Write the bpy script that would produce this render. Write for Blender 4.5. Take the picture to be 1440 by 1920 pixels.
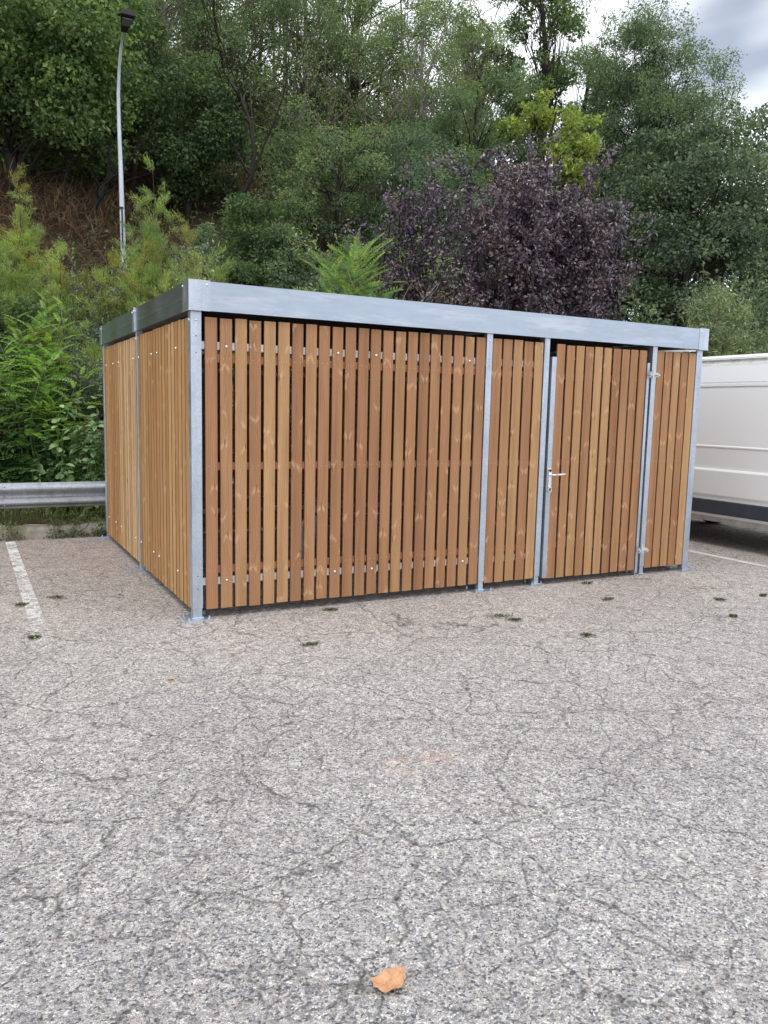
import bpy, math, random
import numpy as np
from mathutils import Matrix, Vector

for o in list(bpy.data.objects): bpy.data.objects.remove(o)
sc = bpy.context.scene
COL = sc.collection

# ---------------------------------------------------------------- camera
CP = np.array([-1.4993, -5.9015, 1.6094]); YAW, PITCH, ROLL, FPX = 0.4845, -0.126, 0.0228, 1499.2
_cy, _sy = math.cos(YAW), math.sin(YAW)
CF = np.array([_sy*math.cos(PITCH), _cy*math.cos(PITCH), math.sin(PITCH)])
_r = np.array([_cy, -_sy, 0.0]); _u = np.cross(_r, CF)
CR = _r*math.cos(ROLL) + _u*math.sin(ROLL); CU = -_r*math.sin(ROLL) + _u*math.cos(ROLL)
cam = bpy.data.cameras.new('camera'); cam_o = bpy.data.objects.new('camera', cam); COL.objects.link(cam_o)
cam.sensor_fit = 'VERTICAL'; cam.sensor_height = 24; cam.lens = FPX/1920*24
cam.clip_start = 0.05; cam.clip_end = 600
cam_o.matrix_world = Matrix([[CR[0], CU[0], -CF[0], CP[0]], [CR[1], CU[1], -CF[1], CP[1]], [CR[2], CU[2], -CF[2], CP[2]], [0, 0, 0, 1]])
sc.camera = cam_o
sc.render.resolution_x, sc.render.resolution_y = 768, 1024

# ---------------------------------------------------------------- light
SUN_EL, SUN_AZ, SUN_STR, SKY_STR, EXPO = 62, 215, 1.2, 0.1, 0.08
world = bpy.data.worlds.new('World'); sc.world = world; world.use_nodes = True
nt = world.node_tree; N = nt.nodes; Lk = nt.links
bg = N['Background']; bg.inputs['Strength'].default_value = SKY_STR
sky = N.new('ShaderNodeTexSky'); sky.sky_type = 'NISHITA'; sky.sun_disc = False
sky.sun_elevation = math.radians(SUN_EL); sky.sun_rotation = math.radians(SUN_AZ)
tc = N.new('ShaderNodeTexCoord')
mp = N.new('ShaderNodeMapping'); mp.inputs['Scale'].default_value = (1.0, 1.0, 2.2); mp.inputs['Location'].default_value = (11.7, 6.3, 2.79); Lk.new(tc.outputs['Generated'], mp.inputs['Vector'])
n1 = N.new('ShaderNodeTexNoise'); n1.inputs['Scale'].default_value = 2.6; n1.inputs['Detail'].default_value = 5; n1.inputs['Roughness'].default_value = .5
Lk.new(mp.outputs[0], n1.inputs['Vector'])
r1 = N.new('ShaderNodeValToRGB'); e = r1.color_ramp.elements
e[0].position = .36; e[0].color = (8.4, 8.9, 9.7, 1); e[1].position = .47; e[1].color = (14.0, 14.5, 15.2, 1)
Lk.new(n1.outputs['Fac'], r1.inputs['Fac'])
n2 = N.new('ShaderNodeTexNoise'); n2.inputs['Scale'].default_value = 1.7; n2.inputs['Detail'].default_value = 4
Lk.new(mp.outputs[0], n2.inputs['Vector'])
r2 = N.new('ShaderNodeValToRGB'); e = r2.color_ramp.elements
e[0].position = .34; e[0].color = (0.25,)*3+(1,); e[1].position = .44; e[1].color = (1, 1, 1, 1)
Lk.new(n2.outputs['Fac'], r2.inputs['Fac'])
mx = N.new('ShaderNodeMix'); mx.data_type = 'RGBA'
Lk.new(r2.outputs[0], mx.inputs[0]); Lk.new(sky.outputs[0], mx.inputs[6]); Lk.new(r1.outputs[0], mx.inputs[7])
Lk.new(mx.outputs[2], bg.inputs['Color'])
sl = bpy.data.lights.new('sun', 'SUN'); sl.energy = SUN_STR; sl.angle = math.radians(14); sl.color = (1, .96, .9)
so = bpy.data.objects.new('sun', sl); COL.objects.link(so)
el, az = math.radians(SUN_EL), math.radians(SUN_AZ)
sd = Vector((math.sin(az)*math.cos(el), math.cos(az)*math.cos(el), math.sin(el)))
so.rotation_euler = (-sd).to_track_quat('-Z', 'Y').to_euler()
vs = sc.view_settings; vs.view_transform = 'Standard'; vs.look = 'None'; vs.gamma = 1; vs.exposure = EXPO

# ---------------------------------------------------------------- helpers
def at(px, py, dep):
    return CP + (CF + CR*(px-720)/FPX - CU*(py-960)/FPX)*dep

def sstep(a, b, x):
    t = np.clip((x-a)/(b-a), 0, 1); return t*t*(3-2*t)

def terr(x, y):
    x = np.asarray(x, float); y = np.asarray(y, float)
    t = np.clip(y-6.6, 0, 30)
    h = 0.62*(np.sqrt(t*t+1)-1)*0.55 + 0.62*t*0.45
    h = h*(1 - 0.80*sstep(11, 25, x - 0.15*(y-20)))
    wob = .22*np.sin(x*.9+y*.5)+.18*np.sin(x*.37-y*.8+1)+.1*np.sin(x*2.1+y*1.7)
    return .13*sstep(4.5, 4.8, y) + h + wob*sstep(7, 11, y)

def tag(o, label=None, cat=None, group=None, kind=None):
    for k, v in (('label', label), ('category', cat), ('group', group), ('kind', kind)):
        if v: o[k] = v
    return o

def empty(name, loc=(0, 0, 0), rz=0, **kw):
    o = bpy.data.objects.new(name, None); COL.objects.link(o); o.location = loc; o.rotation_euler = (0, 0, rz)
    o.empty_display_size = .2
    return tag(o, **kw)

class Geo:
    """collects vertices and faces for one mesh"""
    def __init__(s): s.v = []; s.q = []; s.t = []; s.qm = []; s.tm = []; s.n = 0; s.poly = []; s.uv = None
    def add(s, v, q=None, t=None, m=0):
        v = np.asarray(v, float).reshape(-1, 3)
        if q is not None and len(q): q = np.asarray(q, int).reshape(-1, 4)+s.n; s.q.append(q); s.qm.append(np.full(len(q), m))
        if t is not None and len(t): t = np.asarray(t, int).reshape(-1, 3)+s.n; s.t.append(t); s.tm.append(np.full(len(t), m))
        s.v.append(v); s.n += len(v)
    def ngon(s, v, m=0):
        s.poly.append((np.arange(len(v))+s.n, m)); s.v.append(np.asarray(v, float)); s.n += len(v)
    def box(s, x0, y0, z0, x1, y1, z1, m=0):
        v = [(x, y, z) for x in (x0, x1) for y in (y0, y1) for z in (z0, z1)]
        s.add(v, [(0, 1, 3, 2), (4, 6, 7, 5), (0, 4, 5, 1), (2, 3, 7, 6), (0, 2, 6, 4), (1, 5, 7, 3)], m=m)
    def tube(s, pts, rad, sides=6, m=0, cap=True):
        pts = np.asarray(pts, float); n = len(pts)
        rad = np.full(n, rad) if np.isscalar(rad) else np.asarray(rad, float)
        tan = np.gradient(pts, axis=0); tan /= np.linalg.norm(tan, axis=1)[:, None]+1e-9
        ref = np.array([0, 0, 1.]) if abs(tan[0][2]) < .8 else np.array([1., 0, 0])
        a = np.cross(tan, ref); a /= np.linalg.norm(a, axis=1)[:, None]+1e-9; b = np.cross(tan, a)
        th = np.arange(sides)*2*math.pi/sides
        ring = pts[:, None]+rad[:, None, None]*(np.cos(th)[None, :, None]*a[:, None]+np.sin(th)[None, :, None]*b[:, None])
        i = np.arange(n-1)[:, None]*sides; j = np.arange(sides)[None]; k = (j+1) % sides
        q = np.stack([i+j, i+k, i+sides+k, i+sides+j], -1).reshape(-1, 4)
        base = s.n; s.add(ring.reshape(-1, 3), q, m=m)
        if cap:
            s.poly.append((base+np.arange(sides), m)); s.poly.append((base+(n-1)*sides+np.arange(sides)[::-1], m))
    def extrude_x(s, prof, x0, x1, closed=True, m=0):
        """profile of (y,z) pairs swept from x0 to x1"""
        p = np.asarray(prof, float); n = len(p)
        v = np.concatenate([np.c_[np.full(n, x0), p], np.c_[np.full(n, x1), p]])
        j = np.arange(n if closed else n-1); k = (j+1) % n
        base = s.n; s.add(v, np.stack([j, k, n+k, n+j], -1), m=m)
        if closed: s.poly.append((base+np.arange(n)[::-1], m)); s.poly.append((base+n+np.arange(n), m))
    def build(s, name, mats, parent=None, smooth=False, uv=None, bevel=0):
        me = bpy.data.meshes.new(name); v = np.concatenate(s.v).astype(np.float32)
        loops, starts, tot, mi = [], [], [], []; c = 0
        for arr, ms, k in ((s.q, s.qm, 4), (s.t, s.tm, 3)):
            if arr:
                a = np.concatenate(arr); loops.append(a.ravel()); starts.append(c+np.arange(len(a))*k); tot.append(np.full(len(a), k)); mi.append(np.concatenate(ms)); c += a.size
        for p, m in s.poly:
            loops.append(p); starts.append([c]); tot.append([len(p)]); mi.append([m]); c += len(p)
        loops = np.concatenate(loops).astype(np.int32); starts = np.concatenate(starts).astype(np.int32)
        tot = np.concatenate(tot).astype(np.int32); mi = np.concatenate(mi).astype(np.int32)
        me.vertices.add(len(v)); me.vertices.foreach_set('co', v.ravel())
        me.loops.add(len(loops)); me.loops.foreach_set('vertex_index', loops)
        me.polygons.add(len(starts)); me.polygons.foreach_set('loop_start', starts); me.polygons.foreach_set('loop_total', tot)
        me.polygons.foreach_set('material_index', mi)
        me.polygons.foreach_set('use_smooth', np.full(len(starts), bool(smooth)))
        if uv is not None:
            l = me.uv_layers.new(name='UVMap'); l.data.foreach_set('uv', np.asarray(uv, np.float32)[loops].ravel())
        me.update(calc_edges=True); me.validate()
        for mt in (mats if isinstance(mats, (list, tuple)) else [mats]): me.materials.append(mt)
        o = bpy.data.objects.new(name, me); COL.objects.link(o)
        if parent is not None: o.parent = parent
        if bevel:
            b = o.modifiers.new('bevel', 'BEVEL'); b.width = bevel; b.segments = 2; b.limit_method = 'ANGLE'; b.angle_limit = math.radians(40)
        return o

def copy_tree(o, parent=None):
    c = o.copy(); COL.objects.link(c); c.parent = parent
    for ch in list(o.children): copy_tree(ch, c)
    return c

# ---------------------------------------------------------------- materials
class Mat:
    def __init__(s, name):
        s.m = bpy.data.materials.new(name); s.m.use_nodes = True; s.t = s.m.node_tree; s.N = s.t.nodes; s.L = s.t.links
        s.b = s.N['Principled BSDF']; s.out = s.N['Material Output']
    def n(s, typ, **kw):
        nd = s.N.new(typ)
        for k, v in kw.items():
            if k in nd.inputs: nd.inputs[k].default_value = v
            else: setattr(nd, k, v)
        return nd
    def link(s, a, b): s.L.new(a, b)
    def coord(s, which='Object', scale=(1, 1, 1), loc=(0, 0, 0)):
        t = s.n('ShaderNodeTexCoord'); m = s.n('ShaderNodeMapping'); m.inputs['Scale'].default_value = scale; m.inputs['Location'].default_value = loc
        s.link(t.outputs[which], m.inputs['Vector']); return m.outputs[0]
    def noise(s, vec, scale, detail=4, rough=.5, dist=0):
        nd = s.n('ShaderNodeTexNoise'); nd.inputs['Scale'].default_value = scale; nd.inputs['Detail'].default_value = detail
        nd.inputs['Roughness'].default_value = rough; nd.inputs['Distortion'].default_value = dist; s.link(vec, nd.inputs['Vector']); return nd.outputs['Fac']
    def ramp(s, fac, stops, interp='LINEAR'):
        nd = s.n('ShaderNodeValToRGB'); cr = nd.color_ramp; cr.interpolation = interp
        while len(cr.elements) < len(stops): cr.elements.new(.5)
        for e, (p, c) in zip(cr.elements, stops):
            e.position = p; c = (c, c, c) if not isinstance(c, tuple) else c; e.color = tuple(c)+(1,)
        s.link(fac, nd.inputs[0]); return nd.outputs[0]
    def math(s, op, a, b=None, clamp=False):
        nd = s.n('ShaderNodeMath', operation=op); nd.use_clamp = clamp
        for i, v in enumerate((a, b)):
            if v is None: continue
            if isinstance(v, (int, float)): nd.inputs[i].default_value = v
            else: s.link(v, nd.inputs[i])
        return nd.outputs[0]
    def mix(s, fac, a, b, mode='MIX'):
        nd = s.n('ShaderNodeMix', data_type='RGBA', blend_type=mode)
        for i, v in ((0, fac), (6, a), (7, b)):
            if isinstance(v, (int, float)): nd.inputs[i].default_value = v if i == 0 else (v, v, v, 1)
            elif isinstance(v, tuple): nd.inputs[i].default_value = tuple(v)+(1,)
            else: s.link(v, nd.inputs[i])
        return nd.outputs[2]
    def bump(s, h, strength=.3, dist=.01):
        nd = s.n('ShaderNodeBump'); nd.inputs['Strength'].default_value = strength; nd.inputs['Distance'].default_value = dist
        s.link(h, nd.inputs['Height']); s.link(nd.outputs[0], s.b.inputs['Normal'])
    def base(s, c):
        if isinstance(c, tuple): s.b.inputs['Base Color'].default_value = c+(1,)
        else: s.link(c, s.b.inputs['Base Color'])
    def set(s, **kw):
        for k, v in kw.items():
            i = s.b.inputs[k.replace('_', ' ')]
            if isinstance(v, (int, float)): i.default_value = v
            else: s.link(v, i)
        return s

def m_asphalt():
    M = Mat('asphalt'); v = M.coord('Object')
    wv = M.n('ShaderNodeTexNoise'); wv.inputs['Scale'].default_value = 45; M.link(v, wv.inputs['Vector'])
    vv = M.mix(.012, v, wv.outputs['Color'], 'ADD')
    vo = M.n('ShaderNodeTexVoronoi', feature='F1'); vo.inputs['Scale'].default_value = 135; M.link(vv, vo.inputs['Vector'])
    sp = M.n('ShaderNodeSeparateColor'); M.link(vo.outputs['Color'], sp.inputs[0])
    c1 = M.ramp(sp.outputs[0], [(0, (.10, .10, .12)), (.12, (.23, .23, .25)), (.3, (.38, .37, .378)), (.5, (.47, .455, .455)), (.66, (.57, .55, .53)), (.8, (.53, .475, .425)), (.9, (.66, .64, .60)), (.97, (.78, .76, .72)), (1, (.56, .43, .35))])
    vo2 = M.n('ShaderNodeTexVoronoi', feature='DISTANCE_TO_EDGE'); vo2.inputs['Scale'].default_value = 135; M.link(vv, vo2.inputs['Vector'])
    edge = M.ramp(vo2.outputs['Distance'], [(0, .42), (.12, 1.0)])
    c1 = M.mix(1, c1, edge, 'MULTIPLY')
    # coarser mottling of stones and binder
    vo3 = M.n('ShaderNodeTexVoronoi', feature='F1'); vo3.inputs['Scale'].default_value = 52; M.link(vv, vo3.inputs['Vector'])
    s3 = M.n('ShaderNodeSeparateColor'); M.link(vo3.outputs['Color'], s3.inputs[0])
    c1 = M.mix(1, c1, M.ramp(s3.outputs[1], [(0, .74), (.5, 1.0), (1, 1.25)]), 'MULTIPLY')
    c1 = M.mix(1, c1, M.ramp(M.noise(v, 9, 5, .65), [(.3, .84), (.5, 1.0), (.72, 1.14)]), 'MULTIPLY')
    # broad tone: browner and warmer towards the kerb, stains
    big = M.noise(v, .55, 5, .6)
    c1 = M.mix(1, c1, M.ramp(big, [(.30, (.87, .86, .86)), (.5, (1, 1, 1)), (.68, (1.09, 1.08, 1.07))]), 'MULTIPLY')
    spv = M.n('ShaderNodeSeparateXYZ'); M.link(v, spv.inputs[0])
    far = M.ramp(M.math('ADD', M.math('MULTIPLY', spv.outputs[1], .12), .45), [(0, (.99, .985, .985)), (.40, (1.10, 1.05, 1.01)), (.8, (.94, .835, .77))])
    c1 = M.mix(1, c1, far, 'MULTIPLY')
    # pinkish scuff
    dx = M.math('SUBTRACT', spv.outputs[0], .32); dy = M.math('SUBTRACT', spv.outputs[1], -2.88)
    dd = M.math('SQRT', M.math('ADD', M.math('POWER', dx, 2), M.math('POWER', M.math('MULTIPLY', dy, 2.2), 2)))
    pk = M.math('MULTIPLY', M.ramp(dd, [(.10, 1.0), (.34, 0.0)]), M.ramp(M.noise(v, 12, 4), [(.44, 0.0), (.60, .42)]))
    c1 = M.mix(pk, c1, (.62, .38, .31))
    # cracks
    nw = M.n('ShaderNodeTexNoise'); nw.inputs['Scale'].default_value = 3.2; nw.inputs['Detail'].default_value = 6; M.link(v, nw.inputs['Vector'])
    cv = M.mix(.26, v, nw.outputs['Color'], 'ADD')
    cr = M.n('ShaderNodeTexVoronoi', feature='DISTANCE_TO_EDGE'); cr.inputs['Scale'].default_value = 1.15; M.link(cv, cr.inputs['Vector'])
    cr2 = M.n('ShaderNodeTexVoronoi', feature='DISTANCE_TO_EDGE'); cr2.inputs['Scale'].default_value = 3.1; M.link(cv, cr2.inputs['Vector'])
    msk = M.ramp(M.noise(v, 1.1, 3), [(.34, 0.0), (.44, 1.0)])
    msk2 = M.ramp(M.noise(M.coord('Object', loc=(7, 3, 0)), .9, 3), [(.36, 0.0), (.46, .85)])
    k1 = M.math('MULTIPLY', M.ramp(cr.outputs['Distance'], [(.002, 1.0), (.010, 0.0)]), msk)
    k2 = M.math('MULTIPLY', M.ramp(cr2.outputs['Distance'], [(.003, 1.0), (.022, 0.0)]), msk2)
    k = M.math('MAXIMUM', k1, k2)
    k = M.math('MULTIPLY', k, M.ramp(M.noise(v, 22, 3), [(.38, .2), (.58, 1.0)]))
    c1 = M.mix(M.math('MULTIPLY', k, .85), c1, (.05, .048, .045))
    M.base(c1); M.set(Roughness=.88)
    h = M.math('SUBTRACT', M.math('MULTIPLY', vo2.outputs['Distance'], 1.6, True), M.math('MULTIPLY', k, 1.2))
    M.bump(h, .55, .006); return M.m

def m_wood(name='larch_board', stops=None):
    M = Mat(name); t = M.n('ShaderNodeTexCoord'); uv = t.outputs['UV']
    def mp(sc): 
        m = M.n('ShaderNodeMapping'); m.inputs['Scale'].default_value = sc; M.link(uv, m.inputs['Vector']); return m.outputs[0]
    g = M.n('ShaderNodeNewGeometry'); rnd = g.outputs['Random Per Island']
    kv = M.n('ShaderNodeTexVoronoi', feature='F1', voronoi_dimensions='2D'); kv.inputs['Scale'].default_value = 1; kv.inputs['Randomness'].default_value = 1
    M.link(mp((9.5, 2.6, 1)), kv.inputs['Vector']); d = kv.outputs['Distance']
    sc3 = M.n('ShaderNodeSeparateColor'); M.link(kv.outputs['Color'], sc3.inputs[0])
    act = M.ramp(sc3.outputs[0], [(.46, 0.0), (.54, 1.0)])
    wob = M.noise(mp((9, 1.6, 1)), 1, 3)
    sx = M.n('ShaderNodeSeparateXYZ'); M.link(uv, sx.inputs[0])
    warp = M.math('MULTIPLY', M.ramp(d, [(0, 1.0), (.5, 0.0)]), act)
    ph = M.math('ADD', M.math('ADD', M.math('MULTIPLY', sx.outputs[0], 420), M.math('MULTIPLY', wob, 24)), M.math('MULTIPLY', warp, 13))
    wave = M.math('ADD', M.math('MULTIPLY', M.math('SINE', ph), .5), .5)
    fine = M.noise(mp((260, 5, 1)), 1, 4, .65)
    broad = M.noise(mp((16, .9, 1)), 1, 3)
    bc = M.ramp(rnd, stops or [(0, (.31, .150, .076)), (.3, (.37, .186, .093)), (.6, (.40, .205, .102)), (.88, (.43, .235, .114)), (1, (.52, .31, .15))])
    c = M.mix(M.math('MULTIPLY', wave, .40), bc, (.62, .62, .60), 'MULTIPLY')
    c = M.mix(.7, c, M.ramp(fine, [(.25, .72), (.5, 1.0), (.75, 1.18)]), 'MULTIPLY')
    c = M.mix(.85, c, M.ramp(broad, [(.3, (.80, .76, .72)), (.5, (1, 1, 1)), (.7, (1.16, 1.15, 1.12))]), 'MULTIPLY')
    pv = M.n('ShaderNodeSeparateXYZ'); M.link(kv.outputs['Position'], pv.inputs[0])
    sv = M.n('ShaderNodeSeparateXYZ'); M.link(mp((9.5, 2.6, 1)), sv.inputs[0])
    lu = M.math('ABSOLUTE', M.math('SUBTRACT', sv.outputs[0], pv.outputs[0])); lv = M.math('SUBTRACT', sv.outputs[1], pv.outputs[1])
    sg = M.math('SUBTRACT', M.math('MULTIPLY', M.math('GREATER_THAN', sc3.outputs[2], .4), 2), 1)
    chev = M.math('ABSOLUTE', M.math('ADD', M.math('MULTIPLY', lv, sg), M.math('SUBTRACT', M.math('MULTIPLY', M.math('SUBTRACT', M.noise(mp((60, 14, 1)), 1, 3), .5), .22), M.math('MULTIPLY', lu, .38))))
    halo = M.math('MULTIPLY', M.math('MULTIPLY', M.ramp(chev, [(.012, 1.0), (.075, 0.0)]), M.ramp(d, [(.05, .5), (.16, 1.0), (.48, 0.0)])), act)
    c = M.mix(M.math('MULTIPLY', halo, .55), c, (.74, .47, .27))
    core = M.math('MULTIPLY', M.math('MULTIPLY', M.ramp(d, [(.04, .75), (.085, 0.0)]), act), M.ramp(sc3.outputs[1], [(.3, 0.0), (.5, 1.0)]))
    c = M.mix(core, c, (.16, .072, .03))
    M.base(c); M.set(Roughness=.62, **{'Specular_IOR_Level': .3})
    M.bump(M.math('ADD', M.math('MULTIPLY', fine, .6), M.math('MULTIPLY', wave, .4)), .22, .0015)
    return M.m

def m_galv(name, base=(.60, .63, .67), rough=.42, metal=.85, spangle=.22, streak=.3):
    M = Mat(name); v = M.coord('Object')
    vo = M.n('ShaderNodeTexVoronoi', feature='F1'); vo.inputs['Scale'].default_value = 120; M.link(v, vo.inputs['Vector'])
    s = M.n('ShaderNodeSeparateColor'); M.link(vo.outputs['Color'], s.inputs[0])
    c = M.mix(1, base, M.ramp(s.outputs[0], [(0, 1-spangle), (1, 1+spangle*.6)]), 'MULTIPLY')
    st = M.noise(M.coord('Object', (14, 14, 1.6)), 1, 5, .6)
    c = M.mix(streak, c, M.ramp(st, [(.3, (.66, .68, .70)), (.5, (1, 1, 1)), (.75, (1.15, 1.15, 1.15))]), 'MULTIPLY')
    bl = M.noise(v, 3.1, 5, .6)
    c = M.mix(.5, c, M.ramp(bl, [(.35, .82), (.6, 1.08)]), 'MULTIPLY')
    M.base(c); M.set(Metallic=metal, Roughness=M.ramp(M.noise(v, 7, 4), [(.3, rough-.08), (.7, rough+.12)]))
    return M.m

def m_fascia():
    M = Mat('folded_zinc_sheet'); v = M.coord('Object')
    bl = M.noise(v, 1.7, 5, .62, .4); fine = M.noise(M.coord('Object', (3, 3, 26)), 1, 4, .6)
    c = M.mix(1, (.40, .455, .54), M.ramp(bl, [(.3, .90), (.5, 1.0), (.7, 1.12)]), 'MULTIPLY')
    c = M.mix(.5, c, M.ramp(fine, [(.35, .9), (.65, 1.06)]), 'MULTIPLY')
    sm = M.ramp(M.noise(M.coord('Object', (.9, .9, 7)), 1.5, 5, .7), [(.50, 0.0), (.66, .5)])
    c = M.mix(sm, c, (.60, .64, .70))
    rust = M.ramp(M.noise(M.coord('Object', (2.2, 2.2, 9), (3, 1, 2)), 2, 5, .7), [(.71, 0.0), (.76, .3)])
    c = M.mix(rust, c, (.30, .21, .13))
    M.base(c); M.set(Metallic=.95, Roughness=M.ramp(bl, [(.3, .27), (.7, .38)]))
    M.bump(M.noise(M.coord('Object', (1, 1, 2)), 2.2, 2), .10, .02); return M.m

def m_plain(name, col, rough=.6, metal=0, var=.15, scale=12, bump=0):
    M = Mat(name); v = M.coord('Object'); n = M.noise(v, scale, 5, .6)
    M.base(M.mix(1, col, M.ramp(n, [(.3, 1-var), (.7, 1+var)]), 'MULTIPLY')); M.set(Metallic=metal, Roughness=rough)
    if bump: M.bump(n, bump, .01)
    return M.m

def m_leaf(name, cols, trans=.4, rough=.5, clump=1.3, spec=.35, obj_var=.12, bright=None):
    """leaf colour varies per leaf, per clump and per plant"""
    M = Mat(name); g = M.n('ShaderNodeNewGeometry'); rnd = g.outputs['Random Per Island']
    k = 2.45 if bright is None else bright; cols = [tuple(.72*x*k+.28*(sum(q)/3*k) for x in q) for q in cols]
    n = len(cols); c = M.ramp(rnd, [(i/(n-1), cc) for i, cc in enumerate(cols)])
    v = M.coord('Object'); nz = M.noise(v, clump, 3, .6)
    c = M.mix(1, c, M.ramp(nz, [(.32, (.60, .66, .66)), (.5, (1, 1, 1)), (.66, (1.45, 1.38, 1.12))]), 'MULTIPLY')
    oi = M.n('ShaderNodeObjectInfo'); c = M.mix(1, c, M.ramp(oi.outputs['Random'], [(0, (1-obj_var, 1-obj_var*.6, 1)), (1, (1+obj_var, 1+obj_var*.8, .95))]), 'MULTIPLY')
    M.base(c); M.set(Roughness=rough, Specular_IOR_Level=spec)
    tr = M.n('ShaderNodeBsdfTranslucent'); M.link(M.mix(1, c, (1.1, 1.25, .6), 'MULTIPLY'), tr.inputs['Color'])
    ms = M.n('ShaderNodeMixShader'); ms.inputs[0].default_value = trans
    M.link(M.b.outputs[0], ms.inputs[1]); M.link(tr.outputs[0], ms.inputs[2]); M.link(ms.outputs[0], M.out.inputs['Surface'])
    return M.m

def m_soil():
    M = Mat('dry_hillside_soil'); v = M.coord('Object')
    c = M.ramp(M.noise(v, 1.4, 7, .65), [(.3, (.030, .024, .016)), (.45, (.060, .042, .027)), (.58, (.095, .055, .034)), (.72, (.055, .06, .028))])
    c = M.mix(1, c, M.ramp(M.noise(v, 30, 5, .7), [(.3, .6), (.7, 1.35)]), 'MULTIPLY')
    M.base(c); M.set(Roughness=.95); M.bump(M.noise(v, 14, 6, .7), .8, .08); return M.m

def m_bark(name, col, var=.4):
    M = Mat(name); c = M.mix(1, col, M.ramp(M.noise(M.coord('Object', (9, 9, 2)), 2, 5, .65), [(.3, 1-var), (.7, 1+var)]), 'MULTIPLY')
    M.base(c); M.set(Roughness=.9); return M.m

def m_concrete():
    M = Mat('weathered_kerb_concrete'); v = M.coord('Object')
    c = M.ramp(M.noise(v, 3.5, 7, .7), [(.3, (.15, .135, .11)), (.5, (.27, .245, .21)), (.7, (.36, .33, .29))])
    c = M.mix(M.ramp(M.noise(v, 5, 4), [(.52, 0.0), (.66, .6)]), c, (.10, .12, .05))
    M.base(c); M.set(Roughness=.92); M.bump(M.noise(v, 25, 6, .7), .6, .012); return M.m

def m_line(bias=0):
    M = Mat('worn_road_paint'); v = M.coord('Object')
    vo = M.n('ShaderNodeTexVoronoi', feature='F1'); vo.inputs['Scale'].default_value = 105; M.link(v, vo.inputs['Vector'])
    s = M.n('ShaderNodeSeparateColor'); M.link(vo.outputs['Color'], s.inputs[0])
    c = M.mix(1, (.72, .70, .67), M.ramp(s.outputs[0], [(0, .72), (1, 1.1)]), 'MULTIPLY')
    M.base(c); M.set(Roughness=.8)
    sx = M.n('ShaderNodeSeparateXYZ'); M.link(v, sx.inputs[0])
    wear = M.math('ADD', M.noise(v, 7, 5, .7), M.math('MULTIPLY', M.noise(v, 60, 3, .7), .55))
    wear = M.math('ADD', wear, M.math('MULTIPLY', s.outputs[1], .22))
    fade = M.ramp(M.math('MULTIPLY', M.math('ADD', sx.outputs[1], .9 if bias == 0 else 3), .25, True), [(0, .26), (.4, .05), (1, 0.0)])
    a = M.ramp(M.math('SUBTRACT', M.math('ADD', wear, fade), (.15 if bias else .07)+bias), [(.83, 1.0), (.95, 0.0)])
    tp = M.n('ShaderNodeBsdfTransparent'); ms = M.n('ShaderNodeMixShader'); M.link(a, ms.inputs[0])
    M.link(tp.outputs[0], ms.inputs[1]); M.link(M.b.outputs[0], ms.inputs[2]); M.link(ms.outputs[0], M.out.inputs['Surface'])
    return M.m

def m_vanpaint():
    M = Mat('white_van_paint'); v = M.coord('Object')
    sx = M.n('ShaderNodeSeparateXYZ'); M.link(v, sx.inputs[0])
    dirt = M.math('MULTIPLY', M.ramp(M.noise(M.coord('Object', (3, 3, 9)), 2.5, 6, .7), [(.45, 0.0), (.7, .5)]), M.ramp(sx.outputs[2], [(.3, .8), (.75, .15), (1, .05)]))
    gut = M.math('MULTIPLY', M.ramp(M.math('ABSOLUTE', M.math('SUBTRACT', sx.outputs[2], 2.31)), [(.0, .9), (.035, .7), (.06, 0.0)]), M.ramp(M.noise(M.coord('Object', (9, 9, 30)), 1.5, 6, .7), [(.38, .15), (.6, .8)]))
    c = M.mix(dirt, (.86, .87, .88), (.58, .56, .52)); c = M.mix(gut, c, (.42, .41, .38))
    M.base(c); M.set(Roughness=.33, Coat_Weight=.35, Coat_Roughness=.15); return M.m

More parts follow.
